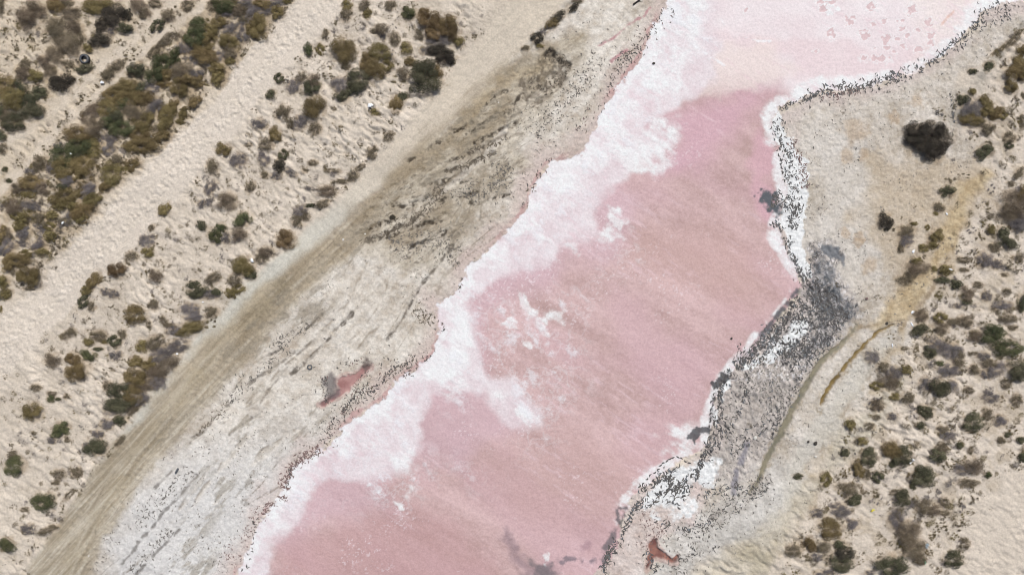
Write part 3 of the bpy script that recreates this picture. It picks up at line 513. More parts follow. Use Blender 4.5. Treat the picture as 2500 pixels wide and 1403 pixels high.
(1875, 702): """1480 410 80 65 D,1500 270 70 65 B,1690 290 60 48 O,1810 340 60 38 B,1690 390 80 55 B,1930 330 80 55 B,1940 60 60 75 B,1950 140 50 28 D,1860 180 50 25 P,2130 80 50 48 P,2280 180 90 48 P,2480 150 50 95 D,2340 300 80 38 B,2390 390 50 28 B,2180 460 125 85 G,2330 590 125 78 G,2020 470 75 55 B,1660 560 110 75 P,1580 635 68 58 D,1800 620 95 85 P,1860 700 55 85 B,1670 740 50 28 G,1750 800 115 60 P,1650 970 98 88 D,1790 950 70 58 P,1530 930 60 58 P,2110 670 60 38 P,2010 640 40 18 B,2430 800 110 85 D,2160 740 70 48 B,2220 790 85 58 P,2140 850 60 48 P,2010 800 60 45 B,2330 930 60 48 B,2190 1060 85 55 P,1960 1000 45 38 B,1530 1210 80 68 D,1480 1340 45 32 D,2000 1310 95 78 D,2140 1240 60 55 B,2280 1300 70 58 P,1210 830 85 65 P,1110 770 60 48 B,1330 800 58 45 O,1170 920 90 75 B,1060 950 60 38 O,1010 670 68 65 P,1350 1070 58 58 B,1060 1150 70 55 B,1230 1060 50 35 O,1490 780 40 35 S,1340 590 35 18 B,1050 1260 40 28 B,1210 1250 50 38 P,990 1350 50 38 B,790 1330 50 55 O,1640 1100 60 28 S,2440 1100 48 58 B,1700 1370 60 28 B,1990 1200 50 28 S,1800 1150 25 25 S,1200 480 40 38 S,2330 40 40 38 B""",
(0, 1052): """590 10 75 52 G,505 85 40 38 P,655 80 30 30 B,335 15 35 18 B,960 30 60 38 P,940 150 105 82 D,860 150 50 45 P,1180 90 65 30 B 50,1090 200 65 38 S 50,155 340 88 82 G,130 240 60 45 B,30 280 25 25 S,580 420 60 48 B,540 500 40 28 B,750 400 68 48 B,780 480 28 38 S,680 620 65 30 B 45,770 580 40 28 S,600 750 35 50 S,440 680 98 84 G,245 765 45 22 B,70 505 22 25 S,290 945 75 48 P,460 965 80 32 B 20,530 930 50 22 B,630 860 32 28 S,530 1000 22 18 S,80 1095 75 70 G,265 1060 22 20 S,350 1120 38 28 S,270 1190 32 28 S,155 1250 32 28 S,85 1230 28 20 S,960 400 18 28 S,920 290 25 25 S""",
(1875, 1052): """1200 180 90 85 O,1300 240 90 85 D,1210 320 40 32 D,980 250 75 78 D,910 90 50 38 O,870 370 60 85 U,960 420 50 48 B,740 210 45 38 D,1070 440 50 50 D,1510 440 125 88 D,1410 540 32 32 D,1650 240 85 62 D,1690 150 60 48 B,1740 40 80 48 P,1860 135 34 38 D,1300 650 85 72 D,1240 600 50 28 B,790 560 100 58 B,850 665 68 62 D,720 770 95 65 P,480 800 60 45 P,820 910 70 58 P,590 950 105 88 O,400 1100 65 78 U,530 1120 75 58 B,700 1110 58 48 D,740 1200 95 70 K,720 1280 110 70 D,240 1160 68 58 B,350 1240 60 55 S,470 1230 60 38 P,1520 740 80 75 B,1620 770 80 48 B,1730 690 50 38 B,1730 800 50 28 B,1700 940 75 55 S,1250 870 70 100 P,1370 960 110 95 B,1350 1060 100 80 B,1420 1150 120 95 B,1570 1030 80 48 S,1500 1250 58 48 B,1200 1310 128 100 D,1820 1250 90 70 D,1930 1100 48 48 B,2000 330 85 80 B,1900 370 100 48 P,1960 500 90 40 B,2150 425 35 30 G,1740 510 40 22 S,1840 270 50 28 S,1980 190 22 35 B,1740 330 50 48 S,2280 90 38 38 B,2350 35 35 28 D,2470 90 38 38 D,2480 250 38 50 D,560 460 50 65 O,290 440 48 28 D,1020 620 60 65 S,550 1390 95 38 P,1010 1390 50 28 P,300 1010 50 38 S,190 1300 30 28 S,1100 10 30 48 S,2000 5 60 18 B,1480 840 40 22 S""",
}
SHRUBS = []
for (ox, oy), txt in TILES.items():
    for e in txt.replace('\n', '').split(','):
        f = e.split()
        if len(f) < 5: continue
        SHRUBS.append((ox + float(f[0]) / 4, oy + float(f[1]) / 4, float(f[2]) / 4, float(f[3]) / 4, f[4], float(f[5]) if len(f) > 5 else 0.0))
# shrubs standing just outside the picture, seen from other places
_r = random.Random(5)
BEYOND = []
for i in range(90):
    side = _r.choice('LLTRRB')
    if side == 'L': x, y = _r.uniform(-240, -40), _r.uniform(-60, 1300)
    elif side == 'T': x, y = _r.uniform(-100, 560), _r.uniform(-145, -40)
    elif side == 'R': x, y = _r.uniform(2540, 2740), _r.uniform(100, 1540)
    else: x, y = _r.uniform(1950, 2600), _r.uniform(1445, 1540)
    BEYOND.append((x, y, _r.uniform(9, 26), _r.uniform(8, 22), _r.choice('OBBDPSSG'), _r.uniform(0, 60)))
# ---------------------------------------------------------------- materials
def newmat(name):
    m = bpy.data.materials.new(name); m.use_nodes = True
    return m, m.node_tree.nodes, m.node_tree.links, m.node_tree.nodes['Principled BSDF']

def ground_material():
    m, N, L, b = newmat("ground_surface")
    at = N.new('ShaderNodeAttribute'); at.attribute_name = 'albedo'
    ab = N.new('ShaderNodeAttribute'); ab.attribute_name = 'grain'
    tc = N.new('ShaderNodeTexCoord')
    n1 = N.new('ShaderNodeTexNoise'); n1.inputs['Scale'].default_value = 9; n1.inputs['Detail'].default_value = 6; n1.inputs['Roughness'].default_value = .7
    n2 = N.new('ShaderNodeTexNoise'); n2.inputs['Scale'].default_value = 26; n2.inputs['Detail'].default_value = 3; n2.inputs['Roughness'].default_value = .7
    for n in (n1, n2): L.new(tc.outputs['Object'], n.inputs['Vector'])
    r = N.new('ShaderNodeMapRange'); r.inputs[1].default_value = .3; r.inputs[2].default_value = .7; r.inputs[3].default_value = .80; r.inputs[4].default_value = 1.16
    L.new(n1.outputs[0], r.inputs[0])
    one = N.new('ShaderNodeMix'); one.data_type = 'FLOAT'; one.inputs[2].default_value = 1.0
    L.new(ab.outputs['Fac'], one.inputs[0]); L.new(r.outputs[0], one.inputs[3])
    mul = N.new('ShaderNodeVectorMath'); mul.operation = 'SCALE'
    L.new(at.outputs['Color'], mul.inputs[0]); L.new(one.outputs[0], mul.inputs['Scale'])
    L.new(mul.outputs[0], b.inputs['Base Color'])
    L.new(at.outputs['Alpha'], b.inputs['Roughness'])
    b.inputs['Specular IOR Level'].default_value = .25
    add = N.new('ShaderNodeMath'); add.operation = 'ADD'
    L.new(n1.outputs[0], add.inputs[0]); L.new(n2.outputs[0], add.inputs[1])
    bp = N.new('ShaderNodeBump'); bp.inputs['Distance'].default_value = .03
    s = N.new('ShaderNodeMath'); s.operation = 'MULTIPLY'; s.inputs[1].default_value = 1.0
    L.new(ab.outputs['Fac'], s.inputs[0]); L.new(s.outputs[0], bp.inputs['Strength'])
    L.new(add.outputs[0], bp.inputs['Height']); L.new(bp.outputs[0], b.inputs['Normal'])
    return m

def leaf_material(name, c1, c2, rough=.75):
    m, N, L, b = newmat(name)
    at = N.new('ShaderNodeAttribute'); at.attribute_name = 'tint'
    mix = N.new('ShaderNodeMix'); mix.data_type = 'RGBA'
    mix.inputs[6].default_value = (*c1, 1); mix.inputs[7].default_value = (*c2, 1)
    L.new(at.outputs['Fac'], mix.inputs[0])
    oi = N.new('ShaderNodeObjectInfo')
    r = N.new('ShaderNodeMapRange'); r.inputs[3].default_value = .82; r.inputs[4].default_value = 1.2
    L.new(oi.outputs['Random'], r.inputs[0])
    hs = N.new('ShaderNodeHueSaturation')
    r2 = N.new('ShaderNodeMapRange'); r2.inputs[3].default_value = .985; r2.inputs[4].default_value = .5
    r2.inputs[3].default_value = .488; r2.inputs[4].default_value = .512
    mm = N.new('ShaderNodeMath'); mm.operation = 'MULTIPLY'; mm.inputs[1].default_value = 7.31
    fr = N.new('ShaderNodeMath'); fr.operation = 'FRACT'
    L.new(oi.outputs['Random'], mm.inputs[0]); L.new(mm.outputs[0], fr.inputs[0]); L.new(fr.outputs[0], r2.inputs[0])
    L.new(r2.outputs[0], hs.inputs['Hue']); L.new(r.outputs[0], hs.inputs['Value']); L.new(mix.outputs[2], hs.inputs['Color'])
    L.new(hs.outputs[0], b.inputs['Base Color'])
    b.inputs['Roughness'].default_value = rough; b.inputs['Specular IOR Level'].default_value = .2
    return m

def plain(name, c1, c2=None, rough=.7, scale=20, spec=.3, bump=0):
    m, N, L, b = newmat(name)
    c2 = c2 or tuple(x * .75 for x in c1)
    tc = N.new('ShaderNodeTexCoord'); n = N.new('ShaderNodeTexNoise')
    n.inputs['Scale'].default_value = scale; n.inputs['Detail'].default_value = 4
    L.new(tc.outputs['Object'], n.inputs['Vector'])
    mix = N.new('ShaderNodeMix'); mix.data_type = 'RGBA'
    mix.inputs[6].default_value = (*c1, 1); mix.inputs[7].default_value = (*c2, 1)
    L.new(n.outputs[0], mix.inputs[0]); L.new(mix.outputs[2], b.inputs['Base Color'])
    b.inputs['Roughness'].default_value = rough; b.inputs['Specular IOR Level'].default_value = spec
    if bump:
        bp = N.new('ShaderNodeBump'); bp.inputs['Strength'].default_value = bump; bp.inputs['Distance'].default_value = .01
        L.new(n.outputs[0], bp.inputs['Height']); L.new(bp.outputs[0], b.inputs['Normal'])
    return m

GROUND = ground_material()
LEAF = {
 'G': leaf_material("fresh_green_leaves", (.040, .048, .024), (.135, .138, .066)),
 'D': leaf_material("dark_green_leaves", (.040, .042, .026), (.135, .128, .076)),
 'O': leaf_material("olive_leaves", (.095, .072, .032), (.270, .212, .098)),
 'U': leaf_material("rusty_olive_leaves", (.080, .056, .028), (.235, .170, .086)),
 'B': leaf_material("brown_leaves", (.085, .066, .044), (.245, .198, .138)),
 'K': leaf_material("blackish_leaves", (.030, .026, .021), (.095, .080, .060)),
 'P': leaf_material("dry_grey_leaves", (.095, .085, .085), (.240, .216, .214)),
 'S': leaf_material("dry_sprig_leaves", (.080, .064, .042), (.250, .200, .130))}
WOOD = plain("dead_twig_wood", (.20, .165, .135), (.32, .28, .24), .8)
KINDS = 'GDOUBKPS'

# ---------------------------------------------------------------- meshes
def mesh_from(name, V, Fq, mats=(), attrs=None, mi=None, smooth=False):
    me = bpy.data.meshes.new(name)
    V = np.asarray(V, np.float32); Fq = np.asarray(Fq, np.int32); k = Fq.shape[1]
    me.vertices.add(len(V)); me.vertices.foreach_set('co', V.ravel())
    me.loops.add(Fq.size); me.loops.foreach_set('vertex_index', Fq.ravel())
    me.polygons.add(len(Fq)); me.polygons.foreach_set('loop_start', np.arange(0, Fq.size, k, dtype=np.int32))
    if smooth: me.polygons.foreach_set('use_smooth', np.ones(len(Fq), bool))
    if mi is not None: me.polygons.foreach_set('material_index', np.asarray(mi, np.int32))
    for a, v in (attrs or {}).items():
        if v.ndim == 2:
            me.attributes.new(a, 'FLOAT_COLOR', 'POINT').data.foreach_set('color', np.ascontiguousarray(v, np.float32).ravel())
        else:
            me.attributes.new(a, 'FLOAT', 'POINT').data.foreach_set('value', np.ascontiguousarray(v, np.float32))
    for m in mats: me.materials.append(m)
    me.update(calc_edges=True)
    return me
def link(name, me, parent=None):
    o = bpy.data.objects.new(name, me); scene.collection.objects.link(o)
    if parent: o.parent = parent
    return o
def tag(o, label=None, cat=None, group=None, kind=None):
    if label: o['label'] = label
    if cat: o['category'] = cat
    if group: o['group'] = group
    if kind: o['kind'] = kind
    return o
def empty(name, loc, rz=0):
    o = bpy.data.objects.new(name, None); scene.collection.objects.link(o)
    o.empty_display_size = .2; o.location = loc; o.rotation_euler = (0, 0, rz)
    return o

# ---------------------------------------------------------------- the ground
ZONES = [("ground", "pale rippled dune sand with dry litter", "sand"), ("path", "narrow sandy footpath with two ruts", "path"),
         ("dirt_track", "wide pale trampled sand track", "track"), ("dirt_road", "packed sandy road with a wet brown wheel lane along the pond bank", "road"),
         ("mud_flat", "pale cracked mud flat with drag marks left of the pink lake", "mud"), ("lake_bank", "bare tan bank right of the pink lake", "bank"),
         ("salt_crust", "white salt crust along the edge of the pink lake", "salt"), ("lake", "pink brine lake", "lake"),
         ("brine_pool", "small red brine pools beside the lake", "water"), ("stream", "shallow muddy water channels on the right bank", "water")]
F = Field(-240, 2760, -160, 1560, 2)
C, H, G, GR, Z = paint(F, SHRUBS + BEYOND)
def world_xy(x, y): return (x - 1250) * S, (701.5 - y) * S
WX, WY = world_xy(F.X.astype(np.float64), F.Y.astype(np.float64))
VV = np.stack([WX, WY, H], -1).reshape(-1, 3)
CC = np.concatenate([C, G[..., None]], -1).reshape(-1, 4)
GG = GR.ravel()
ny, nx = H.shape
idx = np.arange(ny * nx).reshape(ny, nx)
quads = np.stack([idx[1:, :-1], idx[1:, 1:], idx[:-1, 1:], idx[:-1, :-1]], -1).reshape(-1, 4)
zf = Z[:-1, :-1].ravel()
for zi, (nm, lb, ct) in enumerate(ZONES):
    q = quads[zf == zi]
    if not len(q): continue
    u, inv = np.unique(q, return_inverse=True)
    me = mesh_from(nm, VV[u], inv.reshape(-1, 4), [GROUND], {'albedo': CC[u], 'grain': GG[u]}, smooth=True)
    tag(link(nm, me), lb, ct, kind='structure')
def ground_z(x, y):
    """height of the ground at plan points"""
    x = np.asarray(x, float); y = np.asarray(y, float)
    u = np.clip((x - F.xs[0]) / F.step, 0, nx - 1.01); v = np.clip((y - F.ys[0]) / F.step, 0, ny - 1.01)
    i = u.astype(int); j = v.astype(int); a = u - i; b = v - j
    return (H[j, i] * (1 - a) + H[j, i + 1] * a) * (1 - b) + (H[j + 1, i] * (1 - a) + H[j + 1, i + 1] * a) * b
# the land around, coarser
F2 = Field(-3040, 5560, -2960, 4360, 40)
C2, H2, G2, GR2, Z2 = paint(F2, [])
X2, Y2 = world_xy(F2.X.astype(np.float64), F2.Y.astype(np.float64))
ii = np.arange(H2.size).reshape(H2.shape)
hole = (F2.X[:-1, :-1] >= -200) & (F2.X[:-1, :-1] < 2720) & (F2.Y[:-1, :-1] >= -120) & (F2.Y[:-1, :-1] < 1520)
under = (F2.X > -230) & (F2.X < 2750) & (F2.Y > -150) & (F2.Y < 1550)      # tucked under the rim of the fine ground
q2 = np.stack([ii[1:, :-1], ii[1:, 1:], ii[:-1, 1:], ii[:-1, :-1]], -1)[~hole]
V2 = np.stack([X2, Y2, H2 - .01 - .3 * under], -1).reshape(-1, 3)
me = mesh_from("surrounding_ground", V2, q2, [GROUND], {'albedo': np.concatenate([C2, G2[..., None]], -1).reshape(-1, 4), 'grain': GR2.ravel()}, smooth=True)
tag(link("surrounding_ground", me), "sand and salt flats all around the pictured ground", "ground", kind='structure')
xa, ya = world_xy(-3040, 4360); xb, yb = world_xy(5560, -2960); R = 1500
vs = np.array([[xa, ya, -.12], [xb, ya, -.12], [xb, yb, -.12], [xa, yb, -.12], [-R, -R, -.12], [R, -R, -.12], [R, R, -.12], [-R, R, -.12]])
me = mesh_from("far_ground", vs, [[4, 5, 1, 0], [5, 6, 2, 1], [6, 7, 3, 2], [7, 4, 0, 3]], [GROUND],
               {'albedo': np.tile(np.append(alb(212, 199, 181), .9), (8, 1)), 'grain': np.ones(8)})
tag(link("far_ground", me), "distant flat sand", "ground", kind='structure')

# ---------------------------------------------------------------- shrubs
def norm(v): return v / (np.linalg.norm(v, axis=-1, keepdims=True) + 1e-9)
def leaf_quads(P, Nn, size, r, ratio=.5):
    """one small pointed leaf blade per point"""
    n = len(P)
    t = norm(np.cross(Nn, r.normal(size=(n, 3)))); bt = np.cross(Nn, t)
    s = (size * r.uniform(.6, 1.4, n))[:, None]
    V = np.stack([P - t * s, P + bt * s * ratio, P + t * s, P - bt * s * ratio], 1).reshape(-1, 3)
    return V, np.arange(4 * n).reshape(-1, 4)
def sticks(A, B, w):
    """three-sided tapering sticks from A to B"""
    n = len(A); d = norm(B - A); up = np.where(np.abs(d[:, 2:]) > .9, [[1., 0, 0]], [[0, 0, 1.]])
    s = norm(np.cross(d, up)); t = np.cross(d, s); V = []
    for k in range(3):
        a = 2 * math.pi * k / 3; o = s * math.cos(a) + t * math.sin(a)
        V += [A + o * w, B + o * w * .45]
    V = np.stack(V, 1).reshape(-1, 3); base = (np.arange(n) * 6)[:, None]
    Fc = [base + np.array([[0, 1, 3, 2]]), base + np.array([[2, 3, 5, 4]]), base + np.array([[4, 5, 1, 0]])]
    return V, np.concatenate(Fc)
def crown(style, seed, nleaf, leaf):
    r = np.random.RandomState(seed)
    if style == 'sprig':
        nl = r.randint(7, 15); rad = np.sqrt(r.uniform(0, 1, nl)) * .85; a = r.uniform(0, 6.28, nl)
        Lc = np.stack([rad * np.cos(a), rad * np.sin(a), r.uniform(.08, .35, nl)], 1); Lr = r.uniform(.10, .26, nl)
    else:
        nl = r.randint(13, 20); rad = np.sqrt(r.uniform(0, 1, nl)) * r.uniform(.55, .86, nl); a = np.arange(nl) * 2.4 + r.uniform(-.5, .5, nl)
        Lc = np.stack([rad * np.cos(a), rad * np.sin(a), (1 - rad ** 2) * r.uniform(.35, .75, nl)], 1); Lr = r.uniform(.2, .36, nl)
        if style == 'dry': Lr *= .9
    pick = r.choice(nl, nleaf, p=Lr ** 2 / (Lr ** 2).sum())
    d = r.normal(size=(nleaf, 3)); d[:, 2] = np.abs(d[:, 2]) * 1.1 - .25; d = norm(d)
    wob = 1 + .16 * np.sin(d[:, 0] * 9 + pick) * np.cos(d[:, 1] * 8 + pick * 2)
    spread = {'dense': (.72, 1.06), 'loose': (.5, 1.25), 'dry': (.5, 1.2), 'sprig': (.3, 1.3)}[style]
    rr = Lr[pick] * r.uniform(spread[0], spread[1], nleaf) * wob
    far = r.uniform(0, 1, nleaf) < .06; rr[far] *= r.uniform(1.1, 1.5, far.sum())
    P = Lc[pick] + d * rr[:, None]; P[:, 2] = np.abs(P[:, 2]) * .95 + .02
    Nn = norm(d + r.normal(size=(nleaf, 3)) * (.6 if style == 'dense' else .9))
    V, Fq = leaf_quads(P, Nn, leaf, r, .42 if style == 'dense' else .3)
    lobe_t = r.uniform(0, .75, nl)
    tint = np.clip(lobe_t[pick] + r.normal(size=nleaf) * .22 + .12, 0, 1)
    ns = {'dense': 26, 'loose': 60, 'dry': 190, 'sprig': 46}[style]
    pk = r.randint(0, nl, ns); e = norm(r.normal(size=(ns, 3)) * [1, 1, .6]); e[:, 2] = np.abs(e[:, 2])
    B = Lc[pk] + e * Lr[pk][:, None] * r.uniform(.6, 1.45, ns)[:, None]
    A = np.stack([B[:, 0] * .25, B[:, 1] * .25, np.full(ns, .0)], 1) if style != 'sprig' else Lc[pk] * [1, 1, .1]
    if style == 'dry': A = A + (Lc[pk] - A) * r.uniform(0, .8, ns)[:, None]
    SV, SF = sticks(A, B, .011 if style != 'sprig' else .016)
    return (V, Fq, np.repeat(tint, 4)), (SV, SF)
STYLE = {'G': 'dense', 'D': 'dense', 'O': 'dense', 'U': 'dense', 'K': 'dense', 'B': 'loose', 'P': 'dry', 'S': 'sprig'}
LODS = [(6500, .036), (2700, .055), (800, .10)]
PROTO = {}
def proto(style, lod, var):
    key = (style, lod, var)
    if key not in PROTO:
        n, lf = LODS[lod]
        if style == 'sprig': n = int(n * .62)
        if style == 'loose': n = int(n * .8)
        if style == 'dry': n = int(n * .62)
        (V, Fq, t), (SV, SF) = crown(style, hash((style == 'dense', style == 'dry', style == 'loose')) % 97 + var * 31 + lod * 7, n, lf)
        PROTO[key] = [V, Fq, t, SV, SF, None, None]
    return PROTO[key]
def proto_mesh(p, style):
    if p[5] is None:
        p[5] = mesh_from("foliage", p[0], p[1], [LEAF['G']], {'tint': p[2]})
        p[6] = mesh_from("twigs", p[3], p[4], [WOOD])
    return p[5], p[6]

order = sorted(range(len(SHRUBS)), key=lambda i: -SHRUBS[i][2] * SHRUBS[i][3] * (.6 if SHRUBS[i][4] == 'S' else 1))
inside = [i for i in order if -10 < SHRUBS[i][0] < 2510 and -10 < SHRUBS[i][1] < 1413]
single = inside[:300]
COLN = {'G': 'fresh green', 'D': 'dark green', 'O': 'olive', 'U': 'rusty olive', 'B': 'brown', 'K': 'blackish', 'P': 'dry grey', 'S': 'sparse dry'}
OBJN = {'G': 'green_shrub', 'D': 'dark_shrub', 'O': 'olive_shrub', 'U': 'olive_shrub', 'B': 'brown_shrub', 'K': 'dark_shrub', 'P': 'dry_shrub', 'S': 'dry_sprigs'}
def side_of(x, y, line):
    d = 1e9; s = 0
    for i in range(len(line) - 1):
        a, b = line[i], line[i + 1]; ab = b - a; t = np.clip(((x - a[0]) * ab[0] + (y - a[1]) * ab[1]) / (ab @ ab), 0, 1)
        p = a + ab * t; q = math.hypot(x - p[0], y - p[1])
        if q < d: d = q; s = (x - p[0]) * ab[1] - (y - p[1]) * ab[0]
    return d, s
def zone_words(x, y):
    if x > 1800:
        return 'top' if y < 300 else 'upper' if y < 560 else 'middle' if y < 850 else 'lower' if y < 1130 else 'bottom', 'right dunes'
    if side_of(x, y, PATH_A)[1] < 0 and x < 600: z = 'ground left of the footpath'
    elif side_of(x, y, PATH_A2)[1] < 0 and x < 600: z = 'footpath edge'
    elif side_of(x, y, TRACK_B)[1] < 0: z = 'scrub belt'
    elif side_of(x, y, ROAD_C)[1] < 0: z = 'dunes between the two tracks'
    else: z = 'brown road edge'
    return 'top' if y < 180 else 'upper' if y < 430 else 'middle' if y < 750 else 'lower' if y < 1080 else 'bottom', z
def direction(dx, dy):
    a = math.degrees(math.atan2(-dy, dx)) % 360
    return ['right of', 'upper right of', 'above', 'upper left of', 'left of', 'lower left of', 'below', 'lower right of'][int((a + 22.5) // 45) % 8]
def size_word(s):
    r = math.sqrt(s[2] * s[3]); return 'huge' if r > 30 else 'large' if r > 23 else 'medium' if r > 17 else 'small' if r > 13 else 'tiny'
LAND = [(208, 145, 'the tyre'), (905, 262, 'the white bag'), (252, 203, 'a white bag'), (182, 378, 'a white scrap'), (618, 636, 'a white scrap'), (438, 862, 'a white scrap'),
        (2222, 1124, 'a white box'), (2264, 1332, 'the blue scrap'), (2256, 1363, 'the green bottle'), (2228, 614, 'a white bag'), (2311, 656, 'a white scrap'), (2132, 1246, 'the yellow scrap'),
        (1365, 150, 'the black mud pit'), (2140, 812, 'the yellow ditch head'), (2030, 620, 'the black mud patch')]
labels = {}
def base_label(i, lvl):
    s = SHRUBS[i]; x, y = s[:2]
    shape = 'long ' if max(s[2], s[3]) > 1.45 * min(s[2], s[3]) else 'round ' if max(s[2], s[3]) < 1.12 * min(s[2], s[3]) else ''
    me_ = f"{size_word(s)} {shape}{COLN[s[4]]} shrub"
    lm = [(math.hypot(x - a, y - b), a, b, w) for a, b, w in LAND]
    near = min(lm)
    nb = sorted((math.hypot(x - SHRUBS[j][0], y - SHRUBS[j][1]), j) for j in single if j != i)
    row, z = zone_words(x, y)
    def nw(j): return f"{direction(x - SHRUBS[j][0], y - SHRUBS[j][1])} a {size_word(SHRUBS[j])} {COLN[SHRUBS[j][4]]} one"
    if near[0] < 75: rel = f"{direction(x - near[1], y - near[2])} {near[3]}"
    else: rel = nw(nb[0][1])
    if lvl == 0: return f"{me_} {rel}, {row} {z}"
    if lvl == 1: return f"{me_} {rel}, {nw(nb[1][1])}, {z}"
    return f"{me_} {nw(nb[lvl][1])}, {row} {z}"
for lvl in range(4):
    todo = [i for i in single if i not in labels or sum(1 for j in labels if labels[j] == labels[i]) > 1] if lvl else list(single)
    for i in todo:
        t = base_label(i, lvl)
        if len(t.split()) > 16: t = t.replace('dunes between the two tracks', 'middle dunes').replace('ground left of the footpath', 'far left').replace('brown road edge', 'road edge')
        labels[i] = ' '.join(t.split()[:16])
def dedupe():
    seen = {}
    for i in sorted(single, key=lambda k: SHRUBS[k][1]): seen.setdefault(labels[i], []).append(i)
    for t, L_ in seen.items():
        if len(L_) > 1:
            for k, i in enumerate(L_): labels[i] = ('upper ' if k == 0 else 'lower ' if k == len(L_) - 1 else 'middle ') + t
dedupe()
def shrub_matrix(s, r):
    x, y, a, b, k, an = s
    wx, wy = world_xy(x, y)
    ph = min(a, b) * S
    hgt = {'S': .42, 'P': .68}.get(k, .92) * (ph * .6 + math.sqrt(a * b) * S * .4)
    fl = r.randint(0, 3)
    sc = 1.12 if k == 'S' else 1.27
    return wx, wy, float(ground_z(x, y)) - .04, a * S * sc, b * S * sc, hgt, math.radians(an) + (math.pi if fl & 1 else 0), (-1 if fl & 2 else 1)
rs = random.Random(3)
first = {}
for n, i in enumerate(single):
    s = SHRUBS[i]; k = s[4]; st = STYLE[k]; rad = math.sqrt(s[2] * s[3])
    lod = 0 if rad > 19 else 1
    fm, tm = proto_mesh(proto(st, lod, rs.randint(0, 4)), st)
    wx, wy, wz, a, b, h, rz, flip = shrub_matrix(s, rs)
    t = empty(OBJN[k], (wx, wy, wz), rz)
    tag(t, labels[i], 'shrub', 'shrubs growing on the dunes around the pink lake')
    for nm, me in (('foliage', fm), ('twigs', tm)):
        o = link(nm, me, t); o.scale = (a, b * flip, h)
        if nm == 'foliage':
            o.material_slots[0].link = 'OBJECT'; o.material_slots[0].material = LEAF[k]
# the smaller ones and the scattered tufts between them: one mass of low scrub
low_scrub = [SHRUBS[i] for i in range(len(SHRUBS)) if i not in set(single)] + BEYOND
tr = np.random.RandomState(77)
cand = []
while len(cand) < 2600:
    b = SHRUBS[tr.randint(len(SHRUBS))]
    if tr.rand() < .25 and b[0] > 0: x, y = tr.uniform(0, 2500), tr.uniform(0, 1400)
    else:
        a_, d_ = tr.uniform(0, 6.28), tr.exponential(26) + max(b[2], b[3]); x, y = b[0] + d_ * math.cos(a_), b[1] + d_ * math.sin(a_)
    if not (-230 < x < 2750 and -150 < y < 1550): continue
    zz = Z[int((y + 160) / 2), int((x + 240) / 2)]
    if zz == 0 or (zz in (1, 5) and tr.rand() < .25):
        rr = tr.uniform(2.6, 8.5); cand.append((x, y, rr, rr * tr.uniform(.6, 1), 'SBSP'[tr.randint(4)], tr.uniform(0, 180)))
BELT = pts("0,500 60,420 150,300 300,190 430,90 560,0 720,0 600,140 520,230 440,320 300,430 220,530 110,650 0,740")
CEN = pts("100,1403 0,1403 0,900 240,680 420,500 600,300 800,100 880,0 1200,0 1100,180 930,380 760,540 600,700 480,860 300,1100")
RIG = pts("2440,60 2500,80 2500,1150 2400,1180 2330,1403 1900,1403 1980,1200 2080,1040 2180,900 2300,700 2350,560")
ULF = pts("0,0 420,0 330,80 180,220 0,340")
def inside_poly(P, x, y):
    c = False
    for i in range(len(P)):
        x1, y1 = P[i]; x2, y2 = P[i - 1]
        if (y < y1) != (y < y2) and x < (x2 - x1) * (y - y1) / (y2 - y1) + x1: c = not c
    return c
for P, n, r0, r1 in ((BELT, 1000, 4, 13), (CEN, 1500, 3, 8), (RIG, 1500, 3.5, 12), (ULF, 450, 3, 10)):
    m = 0; x0, y0 = P.min(0); x1, y1 = P.max(0)
    while m < n:
        x, y = tr.uniform(x0, x1), tr.uniform(y0, y1)
        if not inside_poly(P, x, y) or vnoise(np.array([x / 38.]), np.array([y / 38.]), 3)[0] < tr.uniform(.1, .75): continue
        m += 1; zz = Z[int((y + 160) / 2), int((x + 240) / 2)]
        if zz in (2, 3, 4, 6, 7, 8, 9) or (zz == 1 and tr.rand() < .6): continue
        rr = r0 + (r1 - r0) * tr.rand() ** 2
        cand.append((x, y, rr, rr * tr.uniform(.5, 1), 'SBSPUOSB'[tr.randint(8)], tr.uniform(20, 70)))
VA, FA, TA, MA, off = [], [], [], [], 0
for n, s in enumerate(low_scrub + cand):
    tiny = n >= len(low_scrub); k = s[4]
    p = proto(('sprig', 'loose')[n % 2] if tiny else STYLE[k], 2, n % 5)
    wx, wy, wz, a, b, h, rz, flip = shrub_matrix(s, rs)
    V, Fq, t = p[0], p[1], p[2]
    if tiny:
        m = int(90 + min(260, s[2] * 26)); st = (n * 53) % 140; V = V[st * 4:(st + m) * 4]; Fq = np.arange(len(V)).reshape(-1, 4); t = t[st * 4:(st + m) * 4]
    def place(V):
        c, sn = math.cos(rz), math.sin(rz); x = V[:, 0] * a; y = V[:, 1] * b * flip
        return np.stack([x * c - y * sn + wx, x * sn + y * c + wy, V[:, 2] * h + wz], 1)
    VA.append(place(V)); FA.append(Fq + off); TA.append(t); MA.append(np.full(len(Fq), KINDS.index(k))); off += len(V)
    if not tiny:
        VA.append(place(p[3])); FA.append(p[4] + off); TA.append(np.full(len(p[3]), .5)); MA.append(np.full(len(p[4]), 8)); off += len(p[3])
me = mesh_from("low_scrub", np.concatenate(VA), np.concatenate(FA), [LEAF[k] for k in KINDS] + [WOOD], {'tint': np.concatenate(TA)}, np.concatenate(MA))
tag(link("low_scrub", me), "low dry scrub and tufts scattered over the sand", "scrub", kind='stuff')

